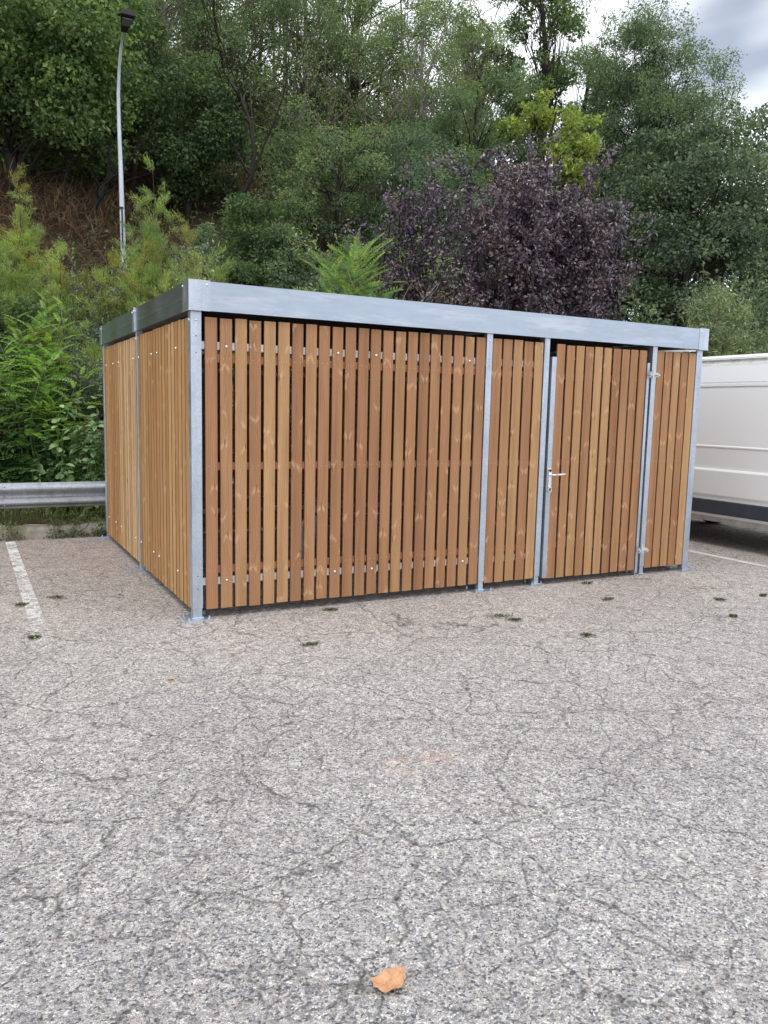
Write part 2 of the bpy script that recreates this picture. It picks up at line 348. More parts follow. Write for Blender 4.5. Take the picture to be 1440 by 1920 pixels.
MA = dict(
    asphalt=m_asphalt(), wood=m_wood(),
    palewood=m_wood('pale_larch_board', [(0, (.44, .25, .105)), (.35, (.52, .32, .15)), (.7, (.60, .39, .20)), (1, (.66, .45, .25))]),
    gapshade=m_wood('shaded_board_edge', [(0, (.16, .062, .028)), (1, (.22, .09, .042))]),  # red-brown board sides, darkened so the shade in the gaps is painted in
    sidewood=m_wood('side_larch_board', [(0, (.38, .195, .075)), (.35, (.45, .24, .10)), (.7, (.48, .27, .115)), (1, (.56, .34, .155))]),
    batten=m_plain('red_brown_batten', (.38, .15, .07), .7, var=.25, scale=20),
    galv=m_galv('galvanised_steel', (.56, .62, .71), spangle=.12, streak=.5), rail_galv=m_galv('galvanised_rail', (.66, .67, .70), .5, .45, .12),
    guard=m_galv('weathered_guard_rail_zinc', (.47, .49, .53), .48, .75, .2, .6),
    fascia=m_fascia(), zinc=m_galv('corner_plate_zinc', (.54, .59, .67), .36, .9, .10, .3),
    roof=m_plain('dark_roof_sheet', (.05, .05, .055), .6, .3), screw=m_plain('screw_head', (.55, .40, .28), .4, .3, .05),
    bolt=m_plain('bolt_head', (.82, .82, .84), .25, .8, .05),
    handle=m_plain('brushed_aluminium', (.80, .81, .83), .32, .6, .06, 40),
    white=m_plain('white_plastic', (.78, .78, .76), .4, 0, .04), dark=m_plain('dark_gap', (.02, .02, .022), .8),
    soil=m_soil(), concrete=m_concrete(), line=m_line(), line2=m_line(.06), van=m_vanpaint(),
    rubber=m_plain('dark_grey_trim', (.045, .052, .07), .55, 0, .15, 9), tyre=m_plain('tyre_rubber', (.02, .02, .02), .85),
    sill=m_plain('dirty_sill_paint', (.46, .45, .43), .6, 0, .25, 7), glass=m_plain('dark_glass', (.02, .025, .03), .06, 0, .02),
    redlamp=m_plain('red_lamp_lens', (.4, .02, .02), .2), clearlamp=m_plain('clear_lamp_lens', (.7, .7, .7), .15),
    lampblack=m_plain('black_lamp_housing', (.018, .018, .02), .45), lampole=m_galv('painted_grey_pole', (.60, .64, .70), .5, .35, .06, .25),
    lampglass=m_plain('lamp_glass', (.16, .17, .17), .2),
    bark=m_bark('grey_brown_bark', (.085, .066, .05)), palebark=m_bark('pale_grey_bark', (.20, .18, .15)), darkbark=m_bark('dark_bark', (.028, .022, .018)), char=m_bark('blackened_bark', (.010, .009, .008)),
    greenstem=m_bark('green_stem', (.12, .16, .05), .3), drystem=m_bark('dry_twig', (.36, .28, .19), .3),
    lf_dark=m_leaf('dark_broad_leaf', [(.022, .040, .014), (.035, .065, .020), (.055, .090, .028), (.08, .115, .035)]),
    lf_maple=m_leaf('maple_leaf', [(.030, .060, .017), (.050, .095, .025), (.075, .125, .032), (.11, .15, .045)], .35),
    lf_rob=m_leaf('robinia_leaflet', [(.046, .078, .034), (.066, .104, .043), (.095, .133, .056), (.135, .158, .072)], .4),
    lf_robcool=m_leaf('cool_green_leaflet', [(.035, .064, .038), (.050, .086, .050), (.074, .110, .062), (.11, .14, .078)], .4),
    lf_far=m_leaf('far_wood_leaf', [(.045, .075, .035), (.06, .10, .04), (.085, .125, .05), (.11, .13, .06)], .35, clump=.5),
    lf_yel=m_leaf('yellow_green_leaf', [(.15, .24, .035), (.25, .33, .055), (.38, .44, .09), (.13, .21, .04)], .45, bright=1.15),
    lf_chest=m_leaf('heavy_tree_leaf', [(.025, .044, .025), (.040, .066, .034), (.062, .090, .045), (.10, .12, .065)], .3, clump=.9),
    lf_purple=m_leaf('purple_plum_leaf', [(.040, .013, .034), (.058, .028, .056), (.095, .062, .096), (.165, .13, .18)], .14, .36, 1.5, .7, bright=1.8, obj_var=.02),
    lf_tam=m_leaf('tamarisk_green', [(.095, .15, .03), (.13, .19, .045), (.18, .24, .055), (.24, .26, .055)], .4, clump=1.2, bright=2.0),
    lf_gold=m_leaf('golden_tamarisk', [(.20, .24, .03), (.28, .28, .04), (.40, .32, .04), (.24, .27, .05)], .35, bright=1.1),
    lf_loc=m_leaf('young_locust_leaflet', [(.12, .24, .03), (.19, .34, .045), (.27, .42, .06), (.10, .20, .03)], .42, clump=1.6, bright=1.45),
    lf_locd=m_leaf('shaded_locust_leaflet', [(.035, .085, .02), (.05, .12, .028), (.075, .16, .035)], .35, clump=1.6),
    lf_ail=m_leaf('tree_of_heaven_leaflet', [(.10, .20, .05), (.15, .27, .07), (.22, .33, .08), (.33, .36, .07)], .42, bright=1.4),
    lf_knot=m_leaf('knotweed_leaf', [(.045, .10, .03), (.07, .14, .045), (.11, .18, .07), (.15, .22, .10)], .3, .42),
    lf_grey=m_leaf('grey_green_leaf', [(.065, .095, .048), (.11, .14, .08), (.18, .21, .14), (.26, .29, .21)], .3, .45, bright=1.6),
    lf_will=m_leaf('willowy_leaf', [(.060, .090, .050), (.088, .125, .068), (.13, .165, .088), (.21, .23, .13)], .35, bright=2.0),
    lf_dry=m_leaf('dry_bracken', [(.10, .048, .024), (.16, .080, .038), (.23, .13, .062), (.07, .038, .022)], .2, .8, 1.6, .1, bright=1.15),
    lf_weed=m_leaf('weed_leaf', [(.05, .08, .025), (.08, .12, .035), (.12, .155, .05), (.20, .19, .09)], .3, bright=1.15),
    lf_seed=m_leaf('brown_seed_cluster', [(.22, .11, .05), (.32, .17, .08)], .2, bright=1),
    deadleaf=m_plain('dead_leaf', (.56, .30, .16), .7, 0, .3, 60, .4),
)

# ---------------------------------------------------------------- setting: ground, kerb, hillside
g = Geo(); g.add([(-90, -120, 0), (90, -120, 0), (90, 4.5, 0), (-90, 4.5, 0)], [(0, 1, 2, 3)])
g.build('ground', MA['asphalt'])['kind'] = 'structure'

rng = np.random.default_rng(3)
g = Geo()
xs = np.arange(-30, 40, .12); prof = [(4.32, -.05), (4.345, .085), (4.39, .135), (4.56, .15), (4.66, .13), (4.7, -.05)]
P = np.array(prof); V = np.zeros((len(xs), len(P), 3)); V[:, :, 0] = xs[:, None]; V[:, :, 1:] = P[None]
V[:, 1:5, 1:] += rng.normal(0, .006, (len(xs), 4, 2)); V[:, :, 2] += (.012*np.sin(xs*1.7)+.01*np.sin(xs*4.3))[:, None]
i = np.arange(len(xs)-1)[:, None]*len(P); j = np.arange(len(P)-1)[None]
g.add(V.reshape(-1, 3), np.stack([i+j, i+len(P)+j, i+len(P)+j+1, i+j+1], -1).reshape(-1, 4))
g.build('kerb', MA['concrete'], smooth=True)['kind'] = 'structure'

X, Y = np.meshgrid(np.arange(-60, 90, .6), np.concatenate([np.arange(4.62, 14, .3), np.arange(14, 75, .8)]), indexing='ij')
V = np.stack([X, Y, terr(X, Y)+rng.normal(0, .03, X.shape)*(Y > 5)], -1); nx, ny = X.shape
i = np.arange(nx-1)[:, None]*ny; j = np.arange(ny-1)[None]
g = Geo(); g.add(V.reshape(-1, 3), np.stack([i+j, i+ny+j, i+ny+j+1, i+j+1], -1).reshape(-1, 4))
g.build('hillside', MA['soil'], smooth=True)['kind'] = 'structure'

# parking lines, 2.45 m apart, painted perpendicular to the kerb
for x, y0 in ((-1.07, -.95), (6.27, -1.9)):
    g = Geo(); g.add([(x-.055, y0, .004), (x+.055, y0, .004), (x+.05, 4.2, .004), (x-.05, 4.2, .004)], [(0, 1, 2, 3)])
    g.build('parking_line', MA['line'] if x < 0 else MA['line2'])['kind'] = 'structure'

# ---------------------------------------------------------------- the shelter
W, D = 5.27, 4.16
shelter = empty('bike_shelter', (0, 0, 0), label='large timber slatted bicycle shelter with galvanised posts and flat metal roof edge', cat='shelter')
TOP = 2.285; HF = 2.30; HT = 2.508; OV = .03
R = random.Random(11)

def boards(name, a, b, face, n, parent, mats, side, z0=.07, z1=2.26, w=.0915, th=.017, bolts=(), split=None):
    """side 'x': boards run along x, outer face at y=face looking -y (sgn -1) or +y; side 'y' likewise"""
    pitch = (b-a-w)/(n-1); root = None; g = Geo(); uvs = []
    axis, sgn = side
    def pt(u, d, z):   # u along wall, d depth inward from the outer face
        return (u, face - sgn*d, z) if axis == 'x' else (face - sgn*d, u, z)
    cx = []
    for k in range(n):
        u0 = a+k*pitch+R.uniform(-.0015, .0015); u1 = u0+w+R.uniform(-.001, .001); cx.append((u0+u1)/2)
        za, zb = z0+R.uniform(-.003, .003), z1+R.uniform(-.004, .004); c = .0035; lean = R.uniform(-.002, .002)
        cs = [(u0, c), (u0+c, 0), (u1-c, 0), (u1, c), (u1, th), (u0, th)]
        m = 1 if (split is not None and split(k)) else 0
        vv = [pt(u, d, za) for u, d in cs]+[pt(u+lean, d, zb) for u, d in cs]
        base = g.n; q = [(i, (i+1) % 6, 6+(i+1) % 6, 6+i) for i in range(6)]
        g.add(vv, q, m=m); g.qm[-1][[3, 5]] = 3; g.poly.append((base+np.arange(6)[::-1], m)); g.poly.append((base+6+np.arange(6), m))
        ou, ov = R.uniform(0, 40), R.uniform(0, 60)
        uvs += [(u-u0+ou+d, za+ov) for u, d in cs]+[(u-u0+ou+d, zb+ov) for u, d in cs]
    # pairs of small screws over the battens
    nv = g.n
    for k in range(n):
        for zz in (1.965, 1.165, .375):
            for s in (-.022, .022):
                c0 = cx[k]+s; z = zz+R.uniform(-.004, .004); r = .0042
                ring = [pt(c0+r*math.cos(t), -.0012, z+r*math.sin(t)) for t in np.arange(6)*math.pi/3]
                g.ngon(ring, 2)
    uvs += [(0, 0)]*(g.n-nv)
    o = g.build(name, mats+[MA['screw'], MA['gapshade']], parent, uv=uvs)
    return o, cx, pt

def rect(g, pt, u0, u1, d0, d1, z0, z1, m=0):
    p = [pt(u, d, z) for u in (u0, u1) for d in (d0, d1) for z in (z0, z1)]
    g.add(p, [(0, 1, 3, 2), (4, 6, 7, 5), (0, 4, 5, 1), (2, 3, 7, 6), (0, 2, 6, 4), (1, 5, 7, 3)], m=m)

def dome(g, c, nrm, r, m=0):
    c = np.array(c, float); nrm = np.array(nrm, float); a = np.cross(nrm, (0, 0, 1.)); a /= np.linalg.norm(a); b = np.cross(nrm, a)
    rings = []
    for k, (rr, hh) in enumerate(((1, 0), (.92, .35), (.6, .62), (.2, .75))):
        rings.append([c+nrm*hh*r+rr*r*(math.cos(t)*a+math.sin(t)*b) for t in np.arange(10)*math.pi/5])
    v = np.array(rings).reshape(-1, 3); q = [(k*10+i, k*10+(i+1) % 10, k*10+10+(i+1) % 10, k*10+10+i) for k in range(3) for i in range(10)]
    base = g.n; g.add(v, q, m=m); g.poly.append((base+30+np.arange(10), m))

def wall(a, b, face, n, side, label=None, mats=None, bolt_idx=(), rails=True, split=None, **kw):
    o, cx, pt = boards('slatted_panel', a, b, face, n, shelter, mats or [MA['wood'], MA['palewood']], side, split=split, **kw)
    if label: o['label'] = label
    for zz in (1.965, 1.165, .375):
        g = Geo(); dd = kw.get('th', .017)+.001; rect(g, pt, a+.01, b-.01, dd, dd+.022, zz-.028, zz+.028); g.build('batten', MA['batten'], o)
    if rails:
        for zz in (2.058, .285):
            g = Geo(); dd = kw.get('th', .017)+.001; rect(g, pt, a-.03, b+.03, dd, dd+.022, zz-.028, zz+.028); g.build('steel_rail', MA['rail_galv'], o)
    nrm = (0, side[1], 0) if side[0] == 'x' else (side[1], 0, 0)
    for k in bolt_idx:
        for zz in (2.055, .287):
            g = Geo(); dome(g, pt(cx[k], 0, zz), nrm, .011); g.build('bolt', MA['bolt'], o, smooth=True)
    return o

FR = ('x', -1); LF = ('y', -1); RT = ('y', 1); BK = ('x', 1)
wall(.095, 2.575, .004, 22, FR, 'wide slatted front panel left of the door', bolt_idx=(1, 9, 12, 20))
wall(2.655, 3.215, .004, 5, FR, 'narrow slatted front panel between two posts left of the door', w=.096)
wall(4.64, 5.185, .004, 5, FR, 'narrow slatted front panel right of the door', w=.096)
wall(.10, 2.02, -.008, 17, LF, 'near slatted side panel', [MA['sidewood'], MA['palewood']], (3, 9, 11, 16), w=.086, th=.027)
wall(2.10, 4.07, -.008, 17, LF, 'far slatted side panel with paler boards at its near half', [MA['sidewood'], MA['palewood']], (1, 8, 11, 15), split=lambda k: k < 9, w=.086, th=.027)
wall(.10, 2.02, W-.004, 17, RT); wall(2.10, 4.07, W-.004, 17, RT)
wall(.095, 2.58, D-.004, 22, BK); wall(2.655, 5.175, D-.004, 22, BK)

def post(x0, y0, w, plate=(0, 0), wy=None, sleeve=.085, pl=.10):
    wy = wy or w; x1, y1 = x0+w, y0+wy; cx, cy = (x0+x1)/2, (y0+y1)/2
    g = Geo(); g.box(x0, y0, sleeve, x1, y1, HF+.06)
    o = g.build('post', MA['galv'], shelter, bevel=.004)
    g = Geo(); k = .006; g.box(x0+k, y0+k, .010, x1-k, y1-k, sleeve)
    g.tube([(cx-w/2-.004, y0+.0, .012), (cx+w/2+.004, y0+.0, .012)], .006, 6)
    g.build('foot_tube', MA['galv'], o)
    g = Geo(); px, py = cx+plate[0], cy+plate[1]; g.box(px-pl, py-pl, .0008, px+pl, py+pl, .010)
    for sx in (-1, 1):
        for sy in (-1, 1):
            bx, by = px+sx*(pl-.022), py+sy*(pl-.022)
            g.tube([(bx, by, .010), (bx, by, .022)], .011, 6); g.tube([(bx, by, .02), (bx, by, .034)], .006, 6)
    g.build('base_plate', MA['galv'], o)
    return o
def facebolts(o, pts, nrm, r=.011, dark=False):
    for p in pts:
        g = Geo(); dome(g, p, nrm, r*(.45 if dark else 1)); g.build('hole' if dark else 'bolt', MA['dark'] if dark else MA['bolt'], o, smooth=True)
c1 = post(-.012, 0, .08)
facebolts(c1, [(.028, 0, 2.235)], (0, -1, 0), .012); facebolts(c1, [(.028, 0, 2.12), (.028, 0, 2.0), (.028, 0, .335), (.028, 0, .235)], (0, -1, 0), .010, True)
facebolts(c1, [(-.012, .04, 2.235)], (-1, 0, 0), .011)
p = post(2.588, 0, .062, wy=.062); facebolts(p, [(2.619, 0, 2.235)], (0, -1, 0)); facebolts(p, [(2.619, 0, 2.08), (2.619, 0, 2.02)], (0, -1, 0), .008, True)
post(3.226, 0, .06, wy=.075, pl=.075, plate=(.02, .04))
p = post(4.574, 0, .06, wy=.075, pl=.075, plate=(-.02, .04))
p = post(W-.08, 0, .08); facebolts(p, [(W-.04, 0, 2.235), (W-.04, 0, 2.02), (W-.04, 0, .33), (W-.04, 0, .24)], (0, -1, 0), .009, True)
p = post(-.016, 2.03, .06, plate=(-.05, 0)); facebolts(p, [(-.016, 2.06, 2.235)], (-1, 0, 0))
post(-.012, D-.08, .08); post(W-.08, D-.08, .08); post(W-.056, 2.03, .06); post(2.588, D-.062, .062)

# roof edge: folded sheets with a lip on top, and wrap-round corner plates
def sheet(name, axis, a, b, face, sgn, z0=HF, z1=HT, th=.003, m=None, crease=False, lab=None):
    g = Geo(); t = th
    # cross-section (d inward, z): vertical face with top lip and bottom return
    cs = [(0, z0), (0, z1), (.055, z1), (.055, z1-t), (t, z1-t), (t, z0+t), (.035, z0+t), (.035, z0)]
    if crease: cs = [(0, z0), (0, z0+.085), (-.0025, z0+.088), (-.0025, z0+.091), (0, z0+.094), (0, z1)]+cs[2:]
    pts = []
    n = len(cs)
    for u in (a, b):
        for d, z in cs: pts.append((u, face-sgn*d, z) if axis == 'x' else (face-sgn*d, u, z))
    base = g.n; g.add(pts, [(i, (i+1) % n, n+(i+1) % n, n+i) for i in range(n)])
    g.poly.append((base+np.arange(n), 0)); g.poly.append((base+n+np.arange(n)[::-1], 0))
    o = g.build(name, m or MA['fascia'], shelter)
    if lab: o['label'] = lab
    return o
sheet('roof_edge', 'x', .0, W, -OV, -1, lab='long front roof edge')
for a, b in ((0, 2.0), (2.12, D)):
    sheet('roof_edge', 'y', a, b, -OV, -1, crease=True); sheet('roof_edge', 'y', a, b, W+OV, 1, crease=True)
sheet('roof_edge', 'x', 0, W, D+OV, 1)
def corner(cx, cy, sx, sy, L1=.125, L2=.16):
    """plate wrapping a corner, 3 mm proud of the sheets"""
    e = OV+.003; x, y = cx+sx*e, cy+sy*e; z0, z1 = HF-.004, HT+.004; t = .003
    cs = [(x, y), (x-sx*(L1+e), y), (x-sx*(L1+e), y-sy*t), (x-sx*t, y-sy*t), (x-sx*t, y-sy*(L2+e)), (x, y-sy*(L2+e))]
    g = Geo(); n = 6; v = [(a, b, z0) for a, b in cs]+[(a, b, z1) for a, b in cs]
    g.add(v, [(i, (i+1) % n, n+(i+1) % n, n+i) for i in range(n)]); g.poly.append((np.arange(n), 0)); g.poly.append((n+np.arange(n)[::-1], 0))
    # rolled lips
    g.box(min(x, x-sx*(L1+e)), min(y, y-sy*.06), z1, max(x, x-sx*(L1+e)), max(y, y-sy*.06), z1+.003)
    g.box(min(x, x-sx*.06), min(y-sy*.061, y-sy*(L2+e)), z1, max(x, x-sx*.06), max(y-sy*.061, y-sy*(L2+e)), z1+.003)
    g.tube([(x-sx*(L1+e), y+sy*.002, z0+.004), (x, y+sy*.002, z0+.004), (x+sx*.002, y, z0+.004), (x+sx*.002, y-sy*(L2+e), z0+.004)], .005, 5)
    o = g.build('corner_plate', MA['zinc'], shelter)
    facebolts(o, [(x-sx*(L1+e-.025), y, z1-.03)], (0, sy, 0), .009); facebolts(o, [(x, y-sy*(L2+e-.02), z1-.03)], (sx, 0, 0), .009)
corner(0, 0, -1, -1); corner(W, 0, 1, -1, .10); corner(0, D, -1, 1, .1, .1); corner(W, D, 1, 1, .1, .1)
for fx, s in ((-OV, -1), (W+OV, 1)):
    g = Geo(); a, b = (fx-.004, fx+.02) if s < 0 else (fx-.02, fx+.004); g.box(a, 1.98, HF-.003, b, 2.14, HT+.003)
    a2, b2 = (fx-.016, fx-.004) if s < 0 else (fx+.004, fx+.016)
    g.box(a2, 1.985, HF-.006, b2, 1.995, HT+.008)
    o = g.build('joint_plate', MA['zinc'], shelter)
    facebolts(o, [(fx+s*.004, 2.12, HT-.03), (fx+s*.004, 1.97, HT-.03), (fx+s*.016, 1.99, HT-.03)], (s, 0, 0), .010)
# roof deck (trapezoidal sheet) with joists
g = Geo(); zz = []
for k in range(27):
    y = .03+k*.155
    zz += [(y, 2.40), (y+.05, 2.40), (y+.07, 2.435), (y+.13, 2.435)]
zz = [(min(a, D-.03), b) for a, b in zz]
top = zz; bot = [(a, b-.004) for a, b in zz[::-1]]
g.extrude_x(top, .03, W-.03, closed=False)
g.build('roof_deck', MA['roof'], shelter)
for x in (.03, 2.588, W-.09):
    g = Geo(); g.box(x, .09, 2.31, x+.06, D-.09, 2.39); g.build('roof_beam', MA['galv'], shelter)
for y in (.012, D-.062):
    g = Geo(); g.box(.085, y+.012, 2.325, W-.085, y+.05, 2.395); g.build('roof_beam', MA['roof'], shelter)
# loose white conduit under the right end of the roof edge
g = Geo(); g.tube([(4.70, .05, 2.262), (4.92, .0, 2.275), (5.08, -.012, 2.283), (5.15, -.01, 2.287)], [.008, .010, .010, .010], 8)
g.tube([(4.99, -.03, 2.287), (5.04, -.034, 2.272), (5.09, -.03, 2.290)], .004, 5); g.build('white_conduit', MA['white'], shelter)

# door leaf, hung a little proud on its right-hand post
door = bpy.data.objects.new('door', None); COL.objects.link(door); door.parent = shelter; door['label'] = 'slatted door with pale lever handle'
dface = -.012
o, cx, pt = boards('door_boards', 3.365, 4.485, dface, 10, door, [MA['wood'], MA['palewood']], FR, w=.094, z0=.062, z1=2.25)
g = Geo()
rect(g, pt, 3.312, 3.364, .004, .05, .065, 2.135); rect(g, pt, 4.502, 4.535, .004, .05, .03, 2.135)
rect(g, pt, 3.364, 4.502, .046, .068, 2.03, 2.085); rect(g, pt, 3.364, 4.502, .046, .068, .257, .31)
g.build('door_frame', MA['galv'], door)
g = Geo()
for zz in (1.965, 1.165, .375): g = Geo(); rect(g, pt, 3.372, 4.478, .0215, .044, zz-.028, zz+.028); g.build('batten', MA['batten'], door)
pass
# lock plate, lever and cylinder ring
g = Geo(); g.box(3.317, -.030, .90, 3.352, -.0085, 1.10); g.tube([(3.334, -.030, 1.095), (3.334, -.008, 1.095)], .0175, 14); g.tube([(3.334, -.030, .905), (3.334, -.008, .905)], .0175, 14)
hnd = g.build('door_handle', MA['handle'], door)
g.__init__(); g.tube([(3.336, -.03, 1.052), (3.336, -.066, 1.052), (3.345, -.078, 1.052), (3.36, -.082, 1.052)], [.012, .011, .010, .009], 8)
g.tube([(3.356, -.082, 1.052), (3.40, -.083, 1.055), (3.45, -.080, 1.058), (3.472, -.076, 1.058)], [.0105, .0115, .009, .0065], 8)
# open ring of the lock cylinder
t = np.linspace(0, 2*math.pi, 17); g.tube(np.c_[3.334+.016*np.cos(t), np.full(17, -.036), .91+.024*np.sin(t)], .0045, 6, cap=False)
g.box(3.316, -.046, .930, 3.352, -.03, .938)
t_ = g.build('lever', MA['handle'], door, smooth=True)
for zz in (2.02, .265):
    g = Geo(); g.box(4.536, -.052, zz-.022, 4.60, -.042, zz+.022); g.box(4.500, -.055, zz-.028, 4.512, -.03, zz+.028)
    g.tube([(4.548, -.046, zz-.035), (4.548, -.046, zz+.062)], .009, 8); g.tube([(4.585, -.03, zz), (4.585, -.085, zz)], .012, 8)
    g.tube([(4.585, -.053, zz), (4.585, -.066, zz)], .019, 6); g.tube([(4.620, -.02, zz), (4.620, -.062, zz)], .008, 8); g.box(4.574, -.042, zz-.018, 4.628, -.002, zz+.018)
    g.tube([(4.506, -.03, zz), (4.506, -.068, zz)], .011, 8)
    g.build('hinge', MA['rail_galv'], door)

# bicycle rack hoops seen through the slats
rack = empty('bicycle_rack', (0, 0, 0), label='galvanised tube bicycle rack inside the shelter, glimpsed through the front slats', cat='bicycle rack')
def hoop(x, y, L, h):
    t = np.linspace(math.pi, 0, 7); a = [(x, y, .0)]; r = .12
    a += [(x+r+r*math.cos(q), y, h-r+r*math.sin(q)) for q in np.linspace(math.pi, math.pi/2, 6)]
    a += [(x+L-r+r*math.cos(q), y, h-r+r*math.sin(q)) for q in np.linspace(math.pi/2, 0, 6)]+[(x+L, y, 0)]
    return a
for y in (1.0, 1.9, 2.8):
    g = Geo(); g.tube(hoop(1.27, y, .9, .62), .02, 8); g.build('hoop', MA['galv'], rack, smooth=True)
g = Geo(); g.box(1.2, .8, .002, 1.26, 3.0, .03); g.box(2.16, .8, .002, 2.22, 3.0, .03); g.build('floor_rail', MA['galv'], rack)

# ---------------------------------------------------------------- guard rail
gr = empty('guard_rail', (-1.1, 4.62, 0), label='galvanised W-profile guard rail running behind the kerb at left', cat='guard rail')
zc = .495; pr = [(0, .155), (-.012, .150), (-.020, .128), (-.062, .098), (-.066, .082), (-.062, .066), (-.008, .022), (-.002, 0), (-.008, -.022), (-.062, -.066), (-.066, -.082), (-.062, -.098), (-.020, -.128), (-.012, -.150), (0, -.155)]
def beam(x0, x1, off):
    g = Geo(); g.extrude_x([(a+off, zc+b) for a, b in pr]+[(a+off+.004, zc+b) for a, b in pr[::-1]], x0, x1)
    return g.build('beam', MA['guard'], gr, smooth=False)
beam(-12, -.02-.0, 0.0); beam(-.06, 8.8, -.006)
for x in np.arange(-10.3, 8.8, 2):
    g = Geo(); g.box(x-.05, .03, -.1, x+.05, .13, .60); g.build('rail_post', MA['guard'], gr)
for x in (-.14, .0):
    for zz in (-.11, 0, .11):
        g = Geo(); yy = {0: 0}.get(zz, -.045); dome(g, (x, yy-.006, zc+zz), (0, -1, 0), .016); g.build('bolt', MA['guard'], gr, smooth=True)

# ---------------------------------------------------------------- van
van = empty('panel_van', (6.82, 0, 0), label='white panel van with dark side trim parked right of the shelter', cat='van')
def van_body():
    # half section: (x from side plane, z)
    half = [(.10, .35), (.04, .36), (.012, .41), (.012, .62), (.0, .66), (.0, .955), (.008, .97), (.018, .985), (.021, 1.015), (.022, 1.235), (.015, 1.25), (.015, 1.262), (.024, 1.275),
            (.06, 1.90), (.066, 1.985), (.078, 1.99), (.078, 2.0), (.058, 2.005), (.060, 2.035), (.082, 2.04), (.086, 2.05), (.072, 2.06), (.11, 2.28), (.125, 2.295), (.140, 2.325), (.112, 2.335), (.116, 2.36), (.15, 2.385), (.32, 2.405), (.7, 2.42), (1.0, 2.425)]
    Wv = 2.0; full = half+[(Wv-a, b) for a, b in half[::-1][1:]]
    full = np.array(full); n = len(full)
    # stations along y (front of van towards +y): scale of height above belt and inset
    st = [(-2.0, .93, .10), (-1.94, .97, .03), (-1.86, 1, 0), (-1.0, 1, 0), (0, 1, 0), (1.2, 1, 0), (2.2, 1, 0), (2.55, .985, .02), (3.1, .70, .06), (3.55, .50, .10), (3.78, .36, .2), (3.84, .25, .3)]
    g = Geo(); vs = []
    for y, s, inset in st:
        c = full.copy(); zt = .35+(c[:, 1]-.35)*s; x = 1+(c[:, 0]-1)*(1-inset*.6)
        vs.append(np.c_[x, np.full(n, y), zt])
    V = np.array(vs); i = np.arange(len(st)-1)[:, None]*n; j = np.arange(n-1)[None]
    g.add(V.reshape(-1, 3), np.stack([i+j, i+n+j, i+n+j+1, i+j+1], -1).reshape(-1, 4))
    g.poly.append((np.arange(n), 0)); g.poly.append(((len(st)-1)*n+np.arange(n)[::-1], 0))
    i = np.arange(len(st)-1)*n; g.add(V.reshape(-1, 3), np.stack([i, i+n-1, i+n+n-1, i+n], -1))
    return g
van_body().build('body', MA['van'], van)
for s in (0, 1):
    f = (lambda x: x) if s == 0 else (lambda x: 2-x)
    g = Geo(); a, b = sorted((f(-.022), f(.02))); g.box(a, -.95, .418, b, 2.05, .592); g.build('side_trim', MA['rubber'], van, bevel=.012)
    g = Geo(); a, b = sorted((f(.03), f(.09))); g.box(a, -.9, .315, b, 2.05, .405); g.build('sill', MA['sill'], van, bevel=.01)
    for y in (-1.35, 2.55):
        xx = .12 if s == 0 else 1.88; o = 1 if s == 0 else -1
        w = bpy.data.objects.new('wheel', None); COL.objects.link(w); w.parent = van; w.location = (xx, y, .34)
        t = np.linspace(0, 2*math.pi, 29); g = Geo()
        prof = [(.20, -.09), (.31, -.11), (.335, -.08), (.34, 0), (.335, .08), (.31, .11), (.20, .09)]
        V = np.array([[(d, r*math.cos(q), r*math.sin(q)) for r, d in prof] for q in t[:-1]]); m = len(prof)
        i = np.arange(28)[:, None]; j = np.arange(m-1)[None]; k = (i+1) % 28
        g.add(V.reshape(-1, 3), np.stack([i*m+j, k*m+j, k*m+j+1, i*m+j+1], -1).reshape(-1, 4)); g.build('tyre', MA['tyre'], w, smooth=True)
        g = Geo(); g.tube([(-o*.05, 0, 0), (-o*.07, 0, 0)], .205, 20); g.tube([(-o*.07, 0, 0), (-o*.10, 0, 0)], .06, 12)
        for q in np.arange(5)*2*math.pi/5: g.tube([(-o*.08, .12*math.cos(q), .12*math.sin(q)), (-o*.09, .12*math.cos(q), .12*math.sin(q))], .03, 8)
        g.build('rim', MA['rail_galv'], w)
    g = Geo(); a, b = sorted((f(.052), f(.075))); g.box(a, 1.75, 1.32, b, 2.45, 1.86); g.build('side_window', MA['glass'], van)
    g = Geo(); a, b = sorted((f(-.18), f(-.02))); g.box(a, 2.3, 1.35, b, 2.4, 1.62); g.build('mirror', MA['rubber'], van, bevel=.02)
    g = Geo(); a, b = sorted((f(.09), f(.24))); g.box(a, -2.03, .9, b, -1.93, 1.5); g.build('tail_light', MA['redlamp'], van, bevel=.01)
    g = Geo(); a, b = sorted((f(.18), f(.5))); g.box(a, 3.6, .75, b, 3.86, .95); g.build('headlight', MA['clearlamp'], van, bevel=.01)
g = Geo(); V = [(.2, 3.08, 1.76), (1.8, 3.08, 1.76), (1.72, 2.66, 2.2), (.28, 2.66, 2.2)]; V = [(a, b+.06, c+.03) for a, b, c in V]; g.add(V, [(0, 1, 2, 3)]); g.add([(a, b-.02, c-.02) for a, b, c in V], [(0, 3, 2, 1)]); g.build('windscreen', MA['glass'], van)
g = Geo(); g.box(.1, -2.12, .34, 1.9, -1.98, .56); g.build('rear_bumper', MA['rubber'], van, bevel=.02)
g = Geo(); g.box(.3, -1.8, .30, 1.7, 3.4, .37); g.build('underbody', MA['dark'], van)

